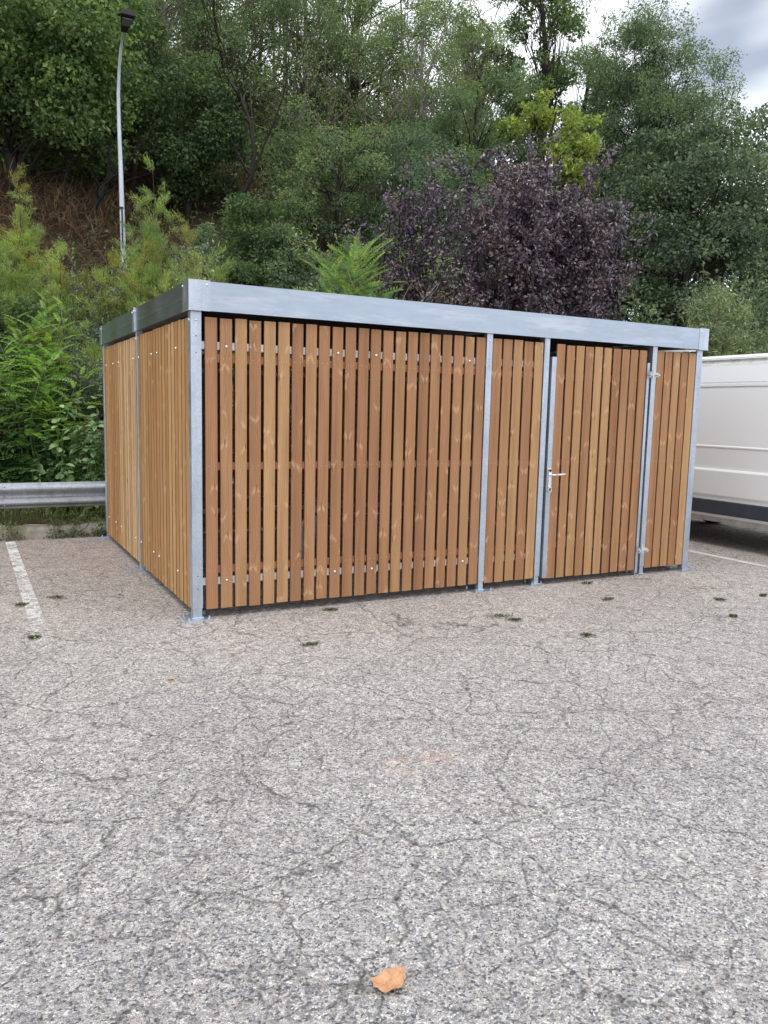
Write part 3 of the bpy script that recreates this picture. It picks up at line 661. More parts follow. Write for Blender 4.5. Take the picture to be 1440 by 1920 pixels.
# ---------------------------------------------------------------- street lamp
b = at(232, 430, 18); lx, ly = b[0], b[1]; lz = float(terr(lx, ly))
lamp = empty('street_lamp', (lx, ly, lz-.2), label='tall pale grey street lamp with black head rising above the shrubs at left', cat='street lamp')
H = 9.45-lz+.2
pts = [(0, 0, 0), (-.02, 0, H*.25), (-.04, 0, H*.5), (-.065, -.01, H*.70), (-.075, -.06, H*.80), (-.075, -.20, H*.88), (-.07, -.45, H*.95), (-.06, -.78, H)]
g = Geo(); g.tube(pts, [.068, .060, .050, .041, .038, .033, .029, .027], 12); g.build('pole', MA['lampole'], lamp, smooth=True)
g = Geo(); zb = 6.15-lz; g.tube([(-.045, 0, zb), (-.045, 0, zb+.05)], .066, 12); g.box(-.06, -.10, zb-.85, -.03, -.07, zb); g.build('strap', MA['lampblack'], lamp)
g = Geo(); y0, y1 = -.75, -1.28; z0, z1 = H-.02, H+.13
v = [(-.12, y0, z0-.05), (.0, y0, z0-.05), (.09, y1, z1-.06), (-.21, y1, z1-.06), (-.12, y0, z0+.06), (.0, y0, z0+.06), (.09, y1, z1+.05), (-.21, y1, z1+.05)]
g.add(v, [(0, 3, 2, 1), (4, 5, 6, 7), (0, 1, 5, 4), (1, 2, 6, 5), (2, 3, 7, 6), (3, 0, 4, 7)]); g.build('lamp_head', MA['lampblack'], lamp, bevel=.012)
g = Geo(); v = [(-.15, -1.0, H-.018+.0), (.03, -1.0, H-.018), (.04, -1.2, H+.045), (-.16, -1.2, H+.045)]; v = [(a, b, c-.012) for a, b, c in v]
g.add(v+[(a, b, c-.01) for a, b, c in v], [(0, 1, 2, 3), (4, 7, 6, 5), (0, 4, 5, 1), (1, 5, 6, 2), (2, 6, 7, 3), (3, 7, 4, 0)]); g.build('lamp_lens', MA['lampglass'], lamp)

# ---------------------------------------------------------------- vegetation helpers
def unit(v): return v/(np.linalg.norm(v, axis=-1, keepdims=True)+1e-9)

RH = (np.array([(0, 0, 0), (.5, -.5, .10), (1, 0, -.05), (.5, .5, .10)]), np.array([(0, 1, 2, 3)]))                       # one folded quad
OV6 = (np.array([(0, 0, 0), (.28, -.42, .07), (.68, -.40, .06), (1, 0, -.07), (.68, .40, .06), (.28, .42, .07)]), np.array([(0, 1, 2, 3), (0, 3, 4, 5)]))

def place(g, tmpl, pos, x, z, ln, wd, m=0):
    """put a leaf template at every pos: x = leaf direction, z = leaf normal"""
    T, F = tmpl; n = len(pos); x = unit(x); y = unit(np.cross(z, x)); z = np.cross(x, y)
    ln = np.broadcast_to(ln, n)[:, None, None]; wd = np.broadcast_to(wd, n)[:, None, None]
    V = pos[:, None]+x[:, None]*T[None, :, 0:1]*ln+y[:, None]*T[None, :, 1:2]*wd+z[:, None]*T[None, :, 2:3]*ln
    F2 = (F[None]+np.arange(n)[:, None, None]*len(T)).reshape(-1, 4)
    g.add(V.reshape(-1, 3), F2, m=m)

def leaf_cloud(g, rng, centres, radii, n, size, aspect=.5, tmpl=RH, flat=.7, shell=.55, up=.5, droop=.0, m=0, mfun=None):
    """leaves filling soft clumps: most sit near each clump's outside"""
    centres = np.asarray(centres, float); radii = np.asarray(radii, float); w = radii**2; idx = rng.choice(len(centres), n, p=w/w.sum())
    d = unit(rng.normal(0, 1, (n, 3))); rr = (shell+(1-shell)*rng.random(n)**.7)*np.clip(rng.normal(1, .16, n), .5, 1.45)
    pos = centres[idx]+d*rr[:, None]*radii[idx][:, None]*np.array([1, 1, flat])
    z = unit(rng.normal(0, .6, (n, 3))+np.array([0, 0, up])+d*.5)
    x = unit(np.cross(z, rng.normal(0, 1, (n, 3))))+d*.5+np.array([0, 0, -droop]); s = size*np.clip(rng.normal(1, .25, n), .5, 1.7)
    place(g, tmpl, pos, x, z, s, s*aspect, m)

def limb(g, p0, p1, r0, r1, rng, bend=.12, n=7, sides=5, m=0):
    p0 = np.array(p0, float); p1 = np.array(p1, float); t = np.linspace(0, 1, n)[:, None]; L = np.linalg.norm(p1-p0)
    mid = rng.normal(0, bend*L, 3); mid[2] = abs(mid[2])*.3
    pts = p0+(p1-p0)*t+mid*(t*(1-t)*2)+np.cumsum(rng.normal(0, .012*L, (n, 3)), 0)*(t*(1-t)*3)
    g.tube(pts, np.linspace(r0, r1, n), sides, m, cap=False); return pts

def crown_tree(name, x, y, h, rx, label, cat='tree', group=None, leaf='lf_dark', bark='darkbark', seed=1, n=16000, size=.13, aspect=.55, base=.25, cl=46, cr=.24,
               flat=.65, tmpl=RH, up=.5, gaps=.0, squash=1.0, top=1.0, z0=None, trunks=1, droop=.0, shell=.5, lean=(0, 0), tr=None, ivy=False):
    """tree: trunk(s) with limbs out to leafy clumps spread through an uneven envelope"""
    rng = np.random.default_rng(seed); z0 = float(terr(x, y))-.15 if z0 is None else z0
    root = empty(name, (x, y, z0), label=label, cat=cat, group=group)
    cz0, cz1 = h*base, h; mid = (cz0+cz1)/2; hz = (cz1-cz0)/2
    d = unit(rng.normal(0, 1, (cl, 3))); rad = (.35+.65*rng.random(cl)**.5)*rng.uniform(.75, 1.12, cl)
    C = d*rad[:, None]*np.array([rx, rx*squash, hz])+np.array([lean[0]*h, lean[1]*h, mid])
    # narrower towards the top
    f = 1-(1-top)*np.clip((C[:, 2]-mid)/hz, 0, 1); C[:, :2] *= f[:, None]
    CRd = cr*rx*rng.uniform(.6, 1.35, cl)
    g = Geo(); tr = tr or h*.016+.04
    for k in range(trunks):
        bx = np.array([0, 0, 0.]) if trunks == 1 else np.array([*rng.normal(0, .12*rx, 2), 0])
        tp = np.array([lean[0]*h+rng.normal(0, .08*rx), lean[1]*h+rng.normal(0, .08*rx), h*(.88 if trunks == 1 else rng.uniform(.6, .9))])
        T = limb(g, bx, tp, tr/(trunks**.5), tr*.18, rng, .03, 10, 8)
        for j in np.arange(k, cl, trunks):
            c = C[j]; t = np.clip((c[2]-rng.uniform(.02, .16)*h)/h, .15, .9); s = T[int(t*9)]
            rr = tr*(1-t)*.30+.010
            P = limb(g, s, c, rr, .008, rng, .22, 6, 4)
            for q in range(3):
                e = c+unit(rng.normal(0, 1, 3))*CRd[j]*.9; limb(g, P[4], e, rr*.3+.005, .004, rng, .1, 4, 3)
    g.build('trunk', MA[bark], root, smooth=True)
    g = Geo(); leaf_cloud(g, rng, C, CRd, n, size, aspect, tmpl, flat, shell, up, droop)
    if ivy:
        t = rng.random(2500)*.62; a = rng.random(2500)*6.28; p = np.c_[lean[0]*h*t+tr*2.4*np.cos(a)*(1.15-t), lean[1]*h*t+tr*2.4*np.sin(a)*(1.15-t), t*h]+rng.normal(0, .06, (2500, 3))
        place(g, RH, p, rng.normal(0, 1, (2500, 3)), unit(rng.normal(0, .5, (2500, 3))+np.c_[np.cos(a), np.sin(a), a*0+.3]), .14, .11)
    g.build('crown', MA[leaf], root)
    return root

def xy(px, dep, py=700):
    p = at(px, py, dep); return float(p[0]), float(p[1])
def hz(px, py, dep):
    """height above the slope at which pixel row py lies at that depth"""
    p = at(px, py, dep); return float(p[2]-terr(p[0], p[1]))+.15
def tree_at(name, px, dep, pytop, rx, label, **kw):
    x, y = xy(px, dep, pytop); return crown_tree(name, x, y, max(1.0, hz(px, pytop, dep)), rx, label, **kw)

def frond(n_pairs, L, leaf_l, leaf_w, droop=.35, tmpl=OV6, taper=.5, terminal=True):
    """pinnate leaf along +x: returns (verts, quads, rachis points)"""
    V, F = [], []; k = 0; T, Q = tmpl; pts = []
    def P(t): return np.array([L*t, 0, -droop*L*t*t])
    for i in range(n_pairs):
        t = .16+.84*(i+.5)/n_pairs; c = P(t); s = 1-taper*abs(t-.45)*1.3
        for sg in (-1, 1):
            a = math.radians(68-20*t); ax = np.array([math.cos(a), sg*math.sin(a), -.18]); ax /= np.linalg.norm(ax)
            ay = np.cross([0, 0, 1], ax); ay /= np.linalg.norm(ay); az = np.cross(ax, ay)
            V.append(c+T[:, 0:1]*leaf_l*s*ax+T[:, 1:2]*leaf_w*s*ay+T[:, 2:3]*leaf_l*az); F.append(Q+k); k += len(T)
    if terminal:
        c = P(.98); V.append(c+T[:, 0:1]*leaf_l*.8*np.array([1, 0, -.3])+T[:, 1:2]*leaf_w*.8*np.array([0, 1, 0])); F.append(Q+k); k += len(T)
    # thin rachis
    t = np.linspace(0, 1, 6); r = np.array([P(q) for q in t]); w = leaf_w*.06+.0012
    a = np.concatenate([r+[0, w, 0], r-[0, w, 0]]); V.append(a); F.append(np.array([(i, i+1, 7+i, 6+i) for i in range(5)])+k)
    return np.concatenate(V), np.concatenate(F)

def place_fronds(g, fr, pos, dirs, ups, sc, m=0):
    place(g, (fr[0], fr[1]), np.asarray(pos), np.asarray(dirs), np.asarray(ups), sc, sc, m)

def frond_bush(name, x, y, stems, hmax, spread, fr, label, leaf, leaf2=None, cat='shrub', seed=1, per=26, sc=(.7, 1.25), start=.25, bark='greenstem', z0=None, tilt=.5, lean=(0, 0), r0=.018, upf=.4, side=None):
    """bush or sapling carrying whole pinnate leaves spirally along arching stems"""
    rng = np.random.default_rng(seed); z0 = float(terr(x, y))-.1 if z0 is None else z0
    root = empty(name, (x, y, z0), label=label, cat=cat); gs = Geo(); gl = Geo()
    P, Dv, U, S, Mi = [], [], [], [], []
    for k in range(stems):
        b = np.array([*rng.normal(0, spread*.25, 2), 0]); a = rng.random()*6.28; o = spread*rng.random()**.6
        h = hmax*rng.uniform(.6, 1)*(1-.25*o/spread)
        tip = np.array([math.cos(a)*o+lean[0], math.sin(a)*o*.8+lean[1], h]); pts = limb(gs, b, tip, r0, .003, rng, .10, 12, 5)
        for j in range(per):
            t = start+(1-start)*(j+rng.random())/per; f = t*11; i = min(int(f), 10); p = pts[i]*(1-f+i)+pts[i+1]*(f-i)
            aa = j*2.4+k; u = np.array([math.cos(aa), math.sin(aa), upf+.5*(t > .85)])+(.35 if t > .9 else 0)*unit(pts[-1]-pts[-3])
            P.append(p); Dv.append(u); U.append([0, 0, 1]+rng.normal(0, .22, 3)); S.append(rng.uniform(*sc)*(1-.35*max(0, t-.8)/.2)); Mi.append(0 if t > .62 or leaf2 is None else 1)
    P, Dv, U, S, Mi = map(np.array, (P, Dv, U, S, Mi))
    for m in (0, 1):
        if (Mi == m).any(): place_fronds(gl, fr, P[Mi == m], Dv[Mi == m], U[Mi == m], S[Mi == m], m)
    gs.build('stem', MA[bark], root, smooth=True); gl.build('foliage', [MA[leaf]]+([MA[leaf2]] if leaf2 else []), root)
    return root

def tamarisk(x, y, h, spread, label, plumes=26, seed=1, gold=.15, n=15000, lean=(0, 0), spire=False):
    """feathery shrub: arching plumes set with very fine upswept sprays"""
    h *= 1.13; n = int(n*2.3); rng = np.random.default_rng(seed); z0 = float(terr(x, y))-.1
    root = empty('tamarisk_shrub', (x, y, z0), label=label, cat='shrub', group=None); gs = Geo(); gl = Geo()
    per = n//plumes; 
    for k in range(plumes):
        a = rng.random()*6.28; o = spread*rng.random()**.55; hh = h*(rng.uniform(.55, 1) if not spire else rng.uniform(.35, 1))*(1-.35*o/spread)
        if spire: o *= .55*(1.3-hh/h)+.1
        tip = np.array([math.cos(a)*o+lean[0]*hh/h, math.sin(a)*o+lean[1]*hh/h, hh]); b = np.array([*rng.normal(0, .12, 2), 0])
        pts = limb(gs, b, tip, .018, .003, rng, .06, 12, 4)
        # secondary branches, then sprays on them
        nb = 16; t = .22+.78*rng.random(nb)**.85; ii = np.minimum((t*11).astype(int), 10); bp = pts[ii]+(pts[ii+1]-pts[ii])*(t*11-ii)[:, None]
        bd = unit(rng.normal(0, 1, (nb, 3))*[1, 1, .35]+[0, 0, .75]); bl = h*.17*(1.25-t)*rng.uniform(.7, 1.4, nb)
        m = 1 if rng.random() < gold else 0
        j = rng.integers(0, nb, per); s = rng.random(per); p = bp[j]+bd[j]*(bl[j]*s)[:, None]+rng.normal(0, .030, (per, 3))
        x_ = unit(bd[j]+rng.normal(0, .5, (per, 3))+[0, 0, .45]); z_ = unit(rng.normal(0, 1, (per, 3)))
        ln = rng.uniform(.035, .10, per)
        hi = (rng.random(per) < .25) & (t[j] > .6) & (m == 1)
        place(gl, RH, p[~hi], x_[~hi], z_[~hi], ln[~hi], .008, m); 
        if hi.any(): place(gl, RH, p[hi], x_[hi], z_[hi], ln[hi], .008, 1)
    gs.build('stem', MA['bark'], root, smooth=True); gl.build('foliage', [MA['lf_tam'], MA['lf_gold']], root)
    return root

def shrub(name, x, y, h, rx, label, leaf='lf_grey', n=12000, size=.05, aspect=.5, cl=40, cr=.28, seed=1, ry=None, bark='bark', tmpl=RH, cat='shrub', up=.5, flat=.8, z0=None, shoots=0, group=None):
    """dense rounded shrub: clumps right down to the ground, stems through them, optional upright shoots"""
    rng = np.random.default_rng(seed); ry = ry or rx; z0 = float(terr(x, y))-.1 if z0 is None else z0
    root = empty(name, (x, y, z0), label=label, cat=cat, group=group)
    d = unit(rng.normal(0, 1, (cl, 3))); d[:, 2] = abs(d[:, 2]); C = d*(.45+.5*rng.random(cl)**.5)[:, None]*np.array([rx, ry, h*.86]); C[:, 2] += .05*h
    Rr = cr*min(rx, h)*rng.uniform(.6, 1.3, cl)
    g = Geo()
    for c in C: limb(g, (rng.normal(0, rx*.15), rng.normal(0, ry*.15), 0), c, .016+.004*h, .004, rng, .10, 7, 4)
    gl = Geo(); leaf_cloud(gl, rng, C, Rr, n, size, aspect, tmpl, flat, .45, up)
    for k in range(shoots):
        c = C[rng.integers(0, cl)]+[0, 0, 0]; c = c*[1.05, 1.05, 1]; e = c+np.array([*rng.normal(0, .14, 2), rng.uniform(.25, .75)])*h*.35
        P = limb(g, c, e, .007, .002, rng, .08, 8, 3); q = 46; t = rng.random(q)*7; i = np.minimum(t.astype(int), 6); p = P[i]+(P[i+1]-P[i])*(t-i)[:, None]
        place(gl, tmpl, p, rng.normal(0, 1, (q, 3))+[0, 0, .5], rng.normal(0, .7, (q, 3))+[0, 0, 1], size*rng.uniform(.7, 1.2, q), size*aspect)
    g.build('stem', MA[bark], root, smooth=True); gl.build('foliage', MA[leaf], root)
    return root

def bare_tree(name, x, y, h, spread, label, bark='char', seed=1, nb=9, r0=.07, depth=3, leaf=None, cat='tree', lean=(0, 0), nl=0, lsize=.06, z0=None, fork=.3):
    rng = np.random.default_rng(seed); z0 = float(terr(x, y))-.1 if z0 is None else z0
    root = empty(name, (x, y, z0), label=label, cat=cat); g = Geo(); tips = []
    def grow(p, d, L, r, lev):
        e = p+d*L; P = limb(g, p, e, r, r*.5, rng, .14, 7, 5 if lev < 2 else 3); tips.extend(P[3:])
        if lev < depth:
            for k in range(nb if lev == 0 else rng.integers(2, 5)):
                i = rng.integers(2, 7); dd = unit(d*.55+rng.normal(0, .55, 3)*[spread, spread, .7]+[0, 0, .18]); grow(P[i], dd, L*rng.uniform(.38, .68), r*.5*rng.uniform(.6, 1), lev+1)
    grow(np.zeros(3), unit(np.array([lean[0], lean[1], 1.])), h*.55, r0, 0)
    g.build('trunk' if cat == 'tree' else 'stem', MA[bark], root, smooth=True)
    if leaf:
        t = np.array(tips); gl = Geo(); p = t[rng.integers(0, len(t), nl)]+rng.normal(0, .06, (nl, 3))
        place(gl, RH, p, rng.normal(0, 1, (nl, 3)), unit(rng.normal(0, .8, (nl, 3))+[0, 0, .6]), lsize*rng.uniform(.6, 1.4, nl), lsize*.5)
        gl.build('foliage' if cat != 'tree' else 'crown', MA[leaf], root)
    return root

# ---------------------------------------------------------------- hillside woodland
# uncountable growth covering the slope
rng = np.random.default_rng(77)
def slope_pts(n, x0, x1, y0, y1):
    x = rng.uniform(x0, x1, n); y = rng.uniform(y0, y1, n); return np.c_[x, y, terr(x, y)]
# low scrub and ivy over the soil
B = slope_pts(2200, -22, 34, 6, 34); B = B[(np.sin(B[:, 0]*.8+1)+np.cos(B[:, 1]*.7+B[:, 0]*.3)+rng.normal(0, .5, len(B))) > -.75]
g = Geo(); leaf_cloud(g, rng, B+[0, 0, .25], rng.uniform(.3, .95, len(B)), 110000, .10, .6, RH, .8, .4, .6)
tag(g.build('hillside_undergrowth', MA['lf_dark']), 'dark leafy undergrowth and ivy creeping over the wooded slope', 'undergrowth', kind='stuff')
# dry bracken, dead grass and vine tangles, strongest low on the slope at left and centre
g = Geo()
n = 34000; p = np.concatenate([slope_pts(n, -14, 14, 9, 27), slope_pts(34000, -7, 9, 11.5, 22)]); n = len(p); keep = (np.sin(p[:, 0]*1.1)+np.sin(p[:, 1]*.9+p[:, 0]*.4)+rng.normal(0, .5, n)) > -.9; p = p[keep]; n = len(p)
z = rng.normal(0, 1, (n, 3))*[1, 1, .2]; x_ = unit(rng.normal(0, .55, (n, 3))+[0, -.25, .5]); p[:, 2] += rng.random(n)**2*.8
place(g, RH, p, x_, unit(z), rng.uniform(.18, .75, n), .022)
tag(g.build('dry_bracken', MA['lf_dry']), 'dry red-brown bracken and dead stalks on the slope behind the street lamp', 'bracken', kind='stuff')
# far wood massed above and behind the trees one can tell apart
g = Geo(); q = []
for yy, hh in ((20, 2.2), (23.5, 3.2), (27, 5.5), (31, 7.5), (35, 10.5), (39, 13.5)):
    for xx in np.arange(-26 if yy > 24 else 3.5, 19.5 if yy < 34 else 15.5, 1.25):
        for k in range(5): q.append((xx+rng.normal(0, .6), yy+rng.normal(0, 1), float(terr(xx, yy))+hh*rng.uniform(.12, 1.0)))
for yy, hh in ((20, 3.0), (25, 5.5), (31, 7.5)):
    for xx in np.arange(19 if yy < 30 else 15, 44, 1.3):
        for k in range(4): q.append((xx+rng.normal(0, .6), yy+rng.normal(0, 1), float(terr(xx, yy))+hh*rng.uniform(.0, 1.0)))
q = np.array(q); leaf_cloud(g, rng, q, rng.uniform(.7, 1.6, len(q)), 260000, .13, .5, RH, .75, .35, .5)
for k in range(110):
    xx, yy = rng.uniform(-24, 19), rng.uniform(25, 38); z = float(terr(xx, yy)); limb(g, (xx, yy, z-.2), (xx+rng.normal(0, .6), yy+rng.normal(0, .5), z+rng.uniform(5, 9)), .09, .03, rng, .03, 7, 4, m=1)
tag(g.build('hillside_wood', [MA['lf_far'], MA['bark']]), 'far green wood filling the upper part of the hillside', 'wood', kind='stuff')

# feathery robinias standing on the slope; each with its own place
T = tree_at
T('maple_tree', 20, 19, -190, 3.3, 'big dark broad-leaved tree overhanging the top left corner, left of the street lamp', leaf='lf_maple', seed=21, n=70000, size=0.105, aspect=.7, base=0.12, cl=110, cr=.24, flat=.55)
T('maple_tree', 150, 23, -60, 2.6, 'dark leafy tree directly behind the upper part of the street lamp', leaf='lf_dark', seed=22, n=42000, size=0.105, aspect=.65, base=0.08, cl=70)
T('robinia_tree', 300, 26, -160, 2.6, 'slender green tree just right of the street lamp head', leaf='lf_rob', bark='palebark', seed=23, n=30000, size=.10, aspect=.4, base=0.1, cl=80, cr=.2, droop=.3)
T('ivy_clad_tree', 350, 22, 110, 1.5, 'dark ivy-smothered tree right of the lamp post, half way up the slope', leaf='lf_dark', seed=24, n=24000, size=0.09, aspect=.75, base=.1, cl=40, cr=.34, shell=.6)
T('robinia_tree', 440, 27, -120, 2.7, 'thin grey-trunked tree with sparse crown above the left end of the shelter', leaf='lf_rob', bark='bark', seed=25, n=24000, size=.09, aspect=.4, base=0.12, cl=80, cr=.18, droop=.3, trunks=2)
T('robinia_tree', 555, 27, -120, 2.8, 'light green feathery tree on the slope, third from the purple tree towards the lamp', leaf='lf_rob', bark='palebark', seed=26, n=34000, size=.09, aspect=.4, base=0.1, cl=90, cr=.18, droop=.35)
T('robinia_tree', 690, 28, -150, 2.7, 'pale feathery tree with dark forked trunk at the top centre', leaf='lf_rob', bark='bark', seed=27, n=34000, size=.09, aspect=.4, base=0.1, cl=90, cr=.18, droop=.35)
T('robinia_tree', 800, 26, -60, 2.6, 'fine-leaved tree with bare upper twigs against the left edge of the sky', leaf='lf_rob', bark='palebark', seed=28, n=26000, size=.085, aspect=.4, base=0.1, cl=90, cr=.17, droop=.3, trunks=2)
T('robinia_tree', 620, 22, 190, 2.0, 'low feathery green tree behind the ferny shoots', leaf='lf_rob', seed=29, n=18000, size=.085, aspect=.4, base=.15, cl=55, cr=.22, droop=.35)
T('robinia_tree', 780, 22, 210, 2.3, 'bushy blue-green tree right behind the purple plum', leaf='lf_robcool', seed=30, n=22000, size=.085, aspect=.4, base=.05, cl=60, cr=.22, droop=.35)
T('robinia_tree', 905, 25, 110, 2.4, 'soft green tree left of the yellow-green one', leaf='lf_rob', seed=31, n=30000, size=.09, aspect=.4, base=.1, cl=60, cr=.2, droop=.35)
T('ivy_clad_tree', 1010, 31, -170, 2.6, 'tall open tree with thick ivy-covered trunk against the bright sky', leaf='lf_dark', seed=32, n=15000, size=.14, aspect=.5, base=.42, cl=60, cr=.17, ivy=True, tr=.30)
T('robinia_tree', 1108, 38, 20, 2.6, 'misty green far tree in the gap between ivy-covered trunk and the tall feathery pair', leaf='lf_robcool', seed=43, n=34000, size=.12, aspect=.4, base=.2, cl=90, cr=.24, droop=.3)
T('robinia_tree', 860, 38, -60, 3.0, 'farthest sparse tree showing sky through its top, left of the ivy-covered trunk', leaf='lf_rob', bark='bark', seed=44, n=26000, size=.12, aspect=.4, base=.2, cl=90, cr=.2, droop=.3)
T('robinia_tree', 1330, 36, 80, 2.6, 'far green tree sloping down from the tallest tree toward the right edge', leaf='lf_robcool', seed=45, n=34000, size=.12, aspect=.4, base=.2, cl=90, cr=.24, droop=.3)
T('yellow_green_tree', 1035, 24, 160, 1.65, 'small bright yellow-green tree above the purple plum', leaf='lf_yel', bark='darkbark', seed=33, n=9000, size=0.12, aspect=.6, base=0.42, cl=38, cr=.22, flat=.55)
T('robinia_tree', 1175, 36, 35, 2.7, 'tall feathery tree behind, peaking below the open sky', leaf='lf_robcool', seed=34, n=42000, size=0.11, aspect=.4, base=0.3, cl=110, cr=0.27, droop=.4)
T('robinia_tree', 1232, 34, -8, 2.9, 'tallest drooping tree beside the open sky at upper right', leaf='lf_robcool', seed=35, n=56000, size=0.11, aspect=.4, base=0.4, cl=140, cr=0.25, droop=.4, top=0.8)
T('chestnut_tree', 1290, 24, 190, 3.0, 'massive dark rounded tree right of the purple plum', leaf='lf_chest', seed=36, n=52000, size=0.115, aspect=.6, base=.02, cl=150, cr=0.2, flat=.6, top=.75)
T('chestnut_tree', 1455, 26, 150, 3.0, 'dark leafy tree cut by the right edge of the picture, above the van', leaf='lf_chest', seed=37, n=42000, size=0.115, aspect=.6, base=.02, cl=130, cr=0.2, flat=.6)
T('robinia_tree', 1130, 27, 330, 2.2, 'shady green tree filling the gap between purple plum and the massive dark tree', leaf='lf_chest', seed=38, n=18000, size=.12, aspect=.55, base=.0, cl=50, cr=.26)
T('robinia_tree', 930, 34, -60, 2.6, 'thin tree with see-through crown left of the ivy-covered trunk', leaf='lf_rob', bark='bark', seed=39, n=14000, size=.11, aspect=.4, base=.3, cl=60, cr=.16, droop=.3, trunks=2)
T('robinia_tree', 200, 30, -160, 2.8, 'green tree high on the slope in the gap left of the street lamp', leaf='lf_rob', seed=40, n=16000, size=.11, aspect=.45, base=.2, cl=60, cr=.2, droop=.3)
T('holm_oak_shrub', 505, 17.5, 335, 1.05, 'dense dark green bush on the slope above the left part of the roof edge', cat='shrub', leaf='lf_dark', seed=41, n=24000, size=0.07, aspect=.6, base=.0, cl=40, cr=.34, shell=.6)
T('robinia_tree', 560, 17, 390, .8, 'grey-green soft bush touching the dense dark bush on its right', cat='shrub', leaf='lf_rob', seed=42, n=11000, size=.06, aspect=.4, base=.0, cl=36, cr=.3)
for k, (px, dep, py, rx, lf, lab) in enumerate(((400, 18.5, 380, .9, 'lf_rob', 'green bush on the dry slope between the golden-tipped shrub and the dense dark bush'), (455, 21, 330, 1.2, 'lf_dark', 'dark bush on the slope left of the dense dark bush'), (650, 19, 400, 1.2, 'lf_rob', 'soft green bush on the slope behind the ferny sapling'), (120, 24, 300, 1.3, 'lf_dark', 'dark bush high on the brown slope left of the lamp post'))):
    x, y = xy(px, dep); shrub('slope_bush', x, y, hz(px, py, dep), rx, lab, leaf=lf, n=11000, size=.075, seed=120+k)
x, y = xy(165, 19.5); bare_tree('burnt_tree', x, y, 3.6, 1.1, 'small blackened bare tree on the dry brown slope left of the lamp post', seed=5, nb=6, r0=.085, depth=3, lean=(.35, 0))
x, y = xy(143, 20.5); bare_tree('burnt_tree', x, y, 3.3, .6, 'thin upright black stem left of the blackened forked tree', seed=8, nb=3, r0=.05, depth=2)
for k, (px, dep, h, sd, lab) in enumerate(((420, 23, 6.5, 3, 'bare branching tree half way up the slope above the near roof corner'), (590, 24, 6, 4, 'bare spreading branches on the slope above the ferny shoots'), (250, 24, 6, 6, 'thin bare pale stems just right of the lamp post'),
        (700, 25, 7, 9, 'leafless twiggy tree at the top centre, left of the purple plum'), (860, 29, 9, 12, 'dark twiggy tree against the left edge of the sky'), (1080, 33, 9, 13, 'dark twiggy tree standing against the gap of sky by the ivy-covered trunk'))):
    x, y = xy(px, dep); bare_tree('bare_tree', x, y, h*1.2, .8, lab, bark='bark' if k else 'darkbark', seed=sd, nb=9, r0=.085, depth=3, leaf='lf_rob', nl=900, lsize=.09)

# ---------------------------------------------------------------- shrubs between the hillside and the shelter
def S(fn, px, dep, py, *a, **k):
    x, y = xy(px, dep); return fn(x, y, hz(px, py, dep), *a, **k)
S(tamarisk, 292, 14.2, 285, .95, 'tallest feathery green plume shrub right of the lamp post', plumes=26, seed=2, gold=.06, n=26000, spire=True)
S(tamarisk, 235, 13.6, 435, 1.0, 'feathery green shrub with yellow tips in front of the lamp post', plumes=30, seed=3, gold=.25, n=26000)
S(tamarisk, 345, 13.6, 420, 1.0, 'feathery shrub with golden tips above the roof corner', plumes=34, seed=4, gold=.35, n=28000)
S(tamarisk, 40, 14.0, 345, .75, 'spiky feathery green shrub at the left edge, left of the brown slope', plumes=26, seed=5, gold=.08, n=24000, spire=True)
S(tamarisk, 125, 13.4, 452, .95, 'broad low feathery shrub below the dry brown slope', plumes=36, seed=11, gold=.12, n=24000)
S(tamarisk, 405, 13.9, 440, .8, 'soft feathery shrub right of the near roof corner', plumes=30, seed=12, gold=.3, n=20000)
S(tamarisk, -25, 13.6, 370, .9, 'feathery shrub cut by the left edge of the picture', plumes=26, seed=6, gold=.15, n=20000)
S(tamarisk, 50, 13.2, 500, .8, 'low feathery shrub with golden patch at left', plumes=30, seed=7, gold=.2, n=24000)
S(tamarisk, 190, 12.6, 560, .7, 'low feathery shrub just above the far end of the roof edge', plumes=30, seed=8, gold=.10, n=24000)
S(tamarisk, 330, 12.8, 500, .8, 'low feathery yellow-green shrub touching the roof corner', plumes=26, seed=9, gold=.2, n=20000)
S(tamarisk, 425, 12.8, 505, .35, 'small orange-gold feathery sprig right behind the near roof corner', plumes=12, seed=10, gold=1, n=6000)
def SH(name, px, dep, py, rx, label, **k):
    x, y = xy(px, dep); return shrub(name, x, y, hz(px, py, dep)*1.12, rx, label, **k)
SH('bramble_shrub', 130, 13.9, 440, 1.05, 'grey-green small-leaved shrub below the blackened tree', n=15000, size=.06, seed=50, shoots=20)
SH('bramble_shrub', 195, 13.4, 455, .8, 'grey-green small-leaved shrub around the foot of the lamp post', n=11000, size=.06, seed=51, shoots=14)
SH('bramble_shrub', 380, 15, 430, 1.0, 'pale small-leaved shrub between golden tips and the dense dark bush', n=14000, size=.055, seed=52, shoots=18)
SH('privet_shrub', 150, 11.6, 615, .75, 'dense grey-green small-leaved shrub beside the far corner of the shelter', n=22000, size=.04, seed=53, aspect=.55, shoots=10)
SH('privet_shrub', 20, 12, 500, .7, 'dark glossy shrub at the left edge above the bright locust leaves', leaf='lf_dark', n=14000, size=.07, seed=54, shoots=8)
SH('dark_shrub', 60, 11.6, 680, 1.2, 'shady green bush behind the bright locust leaves', leaf='lf_dark', n=16000, size=.08, seed=55)
SH('dark_shrub', 480, 14.2, 455, .8, 'dark leafy shrub behind the bare twigs above the roof edge', leaf='lf_dark', n=12000, size=.07, seed=56)
SH('dark_shrub', 580, 15.5, 470, 1.2, 'dull green shrub behind the bare twigs left of the ferny shoots', leaf='lf_chest', n=14000, size=.07, seed=57)
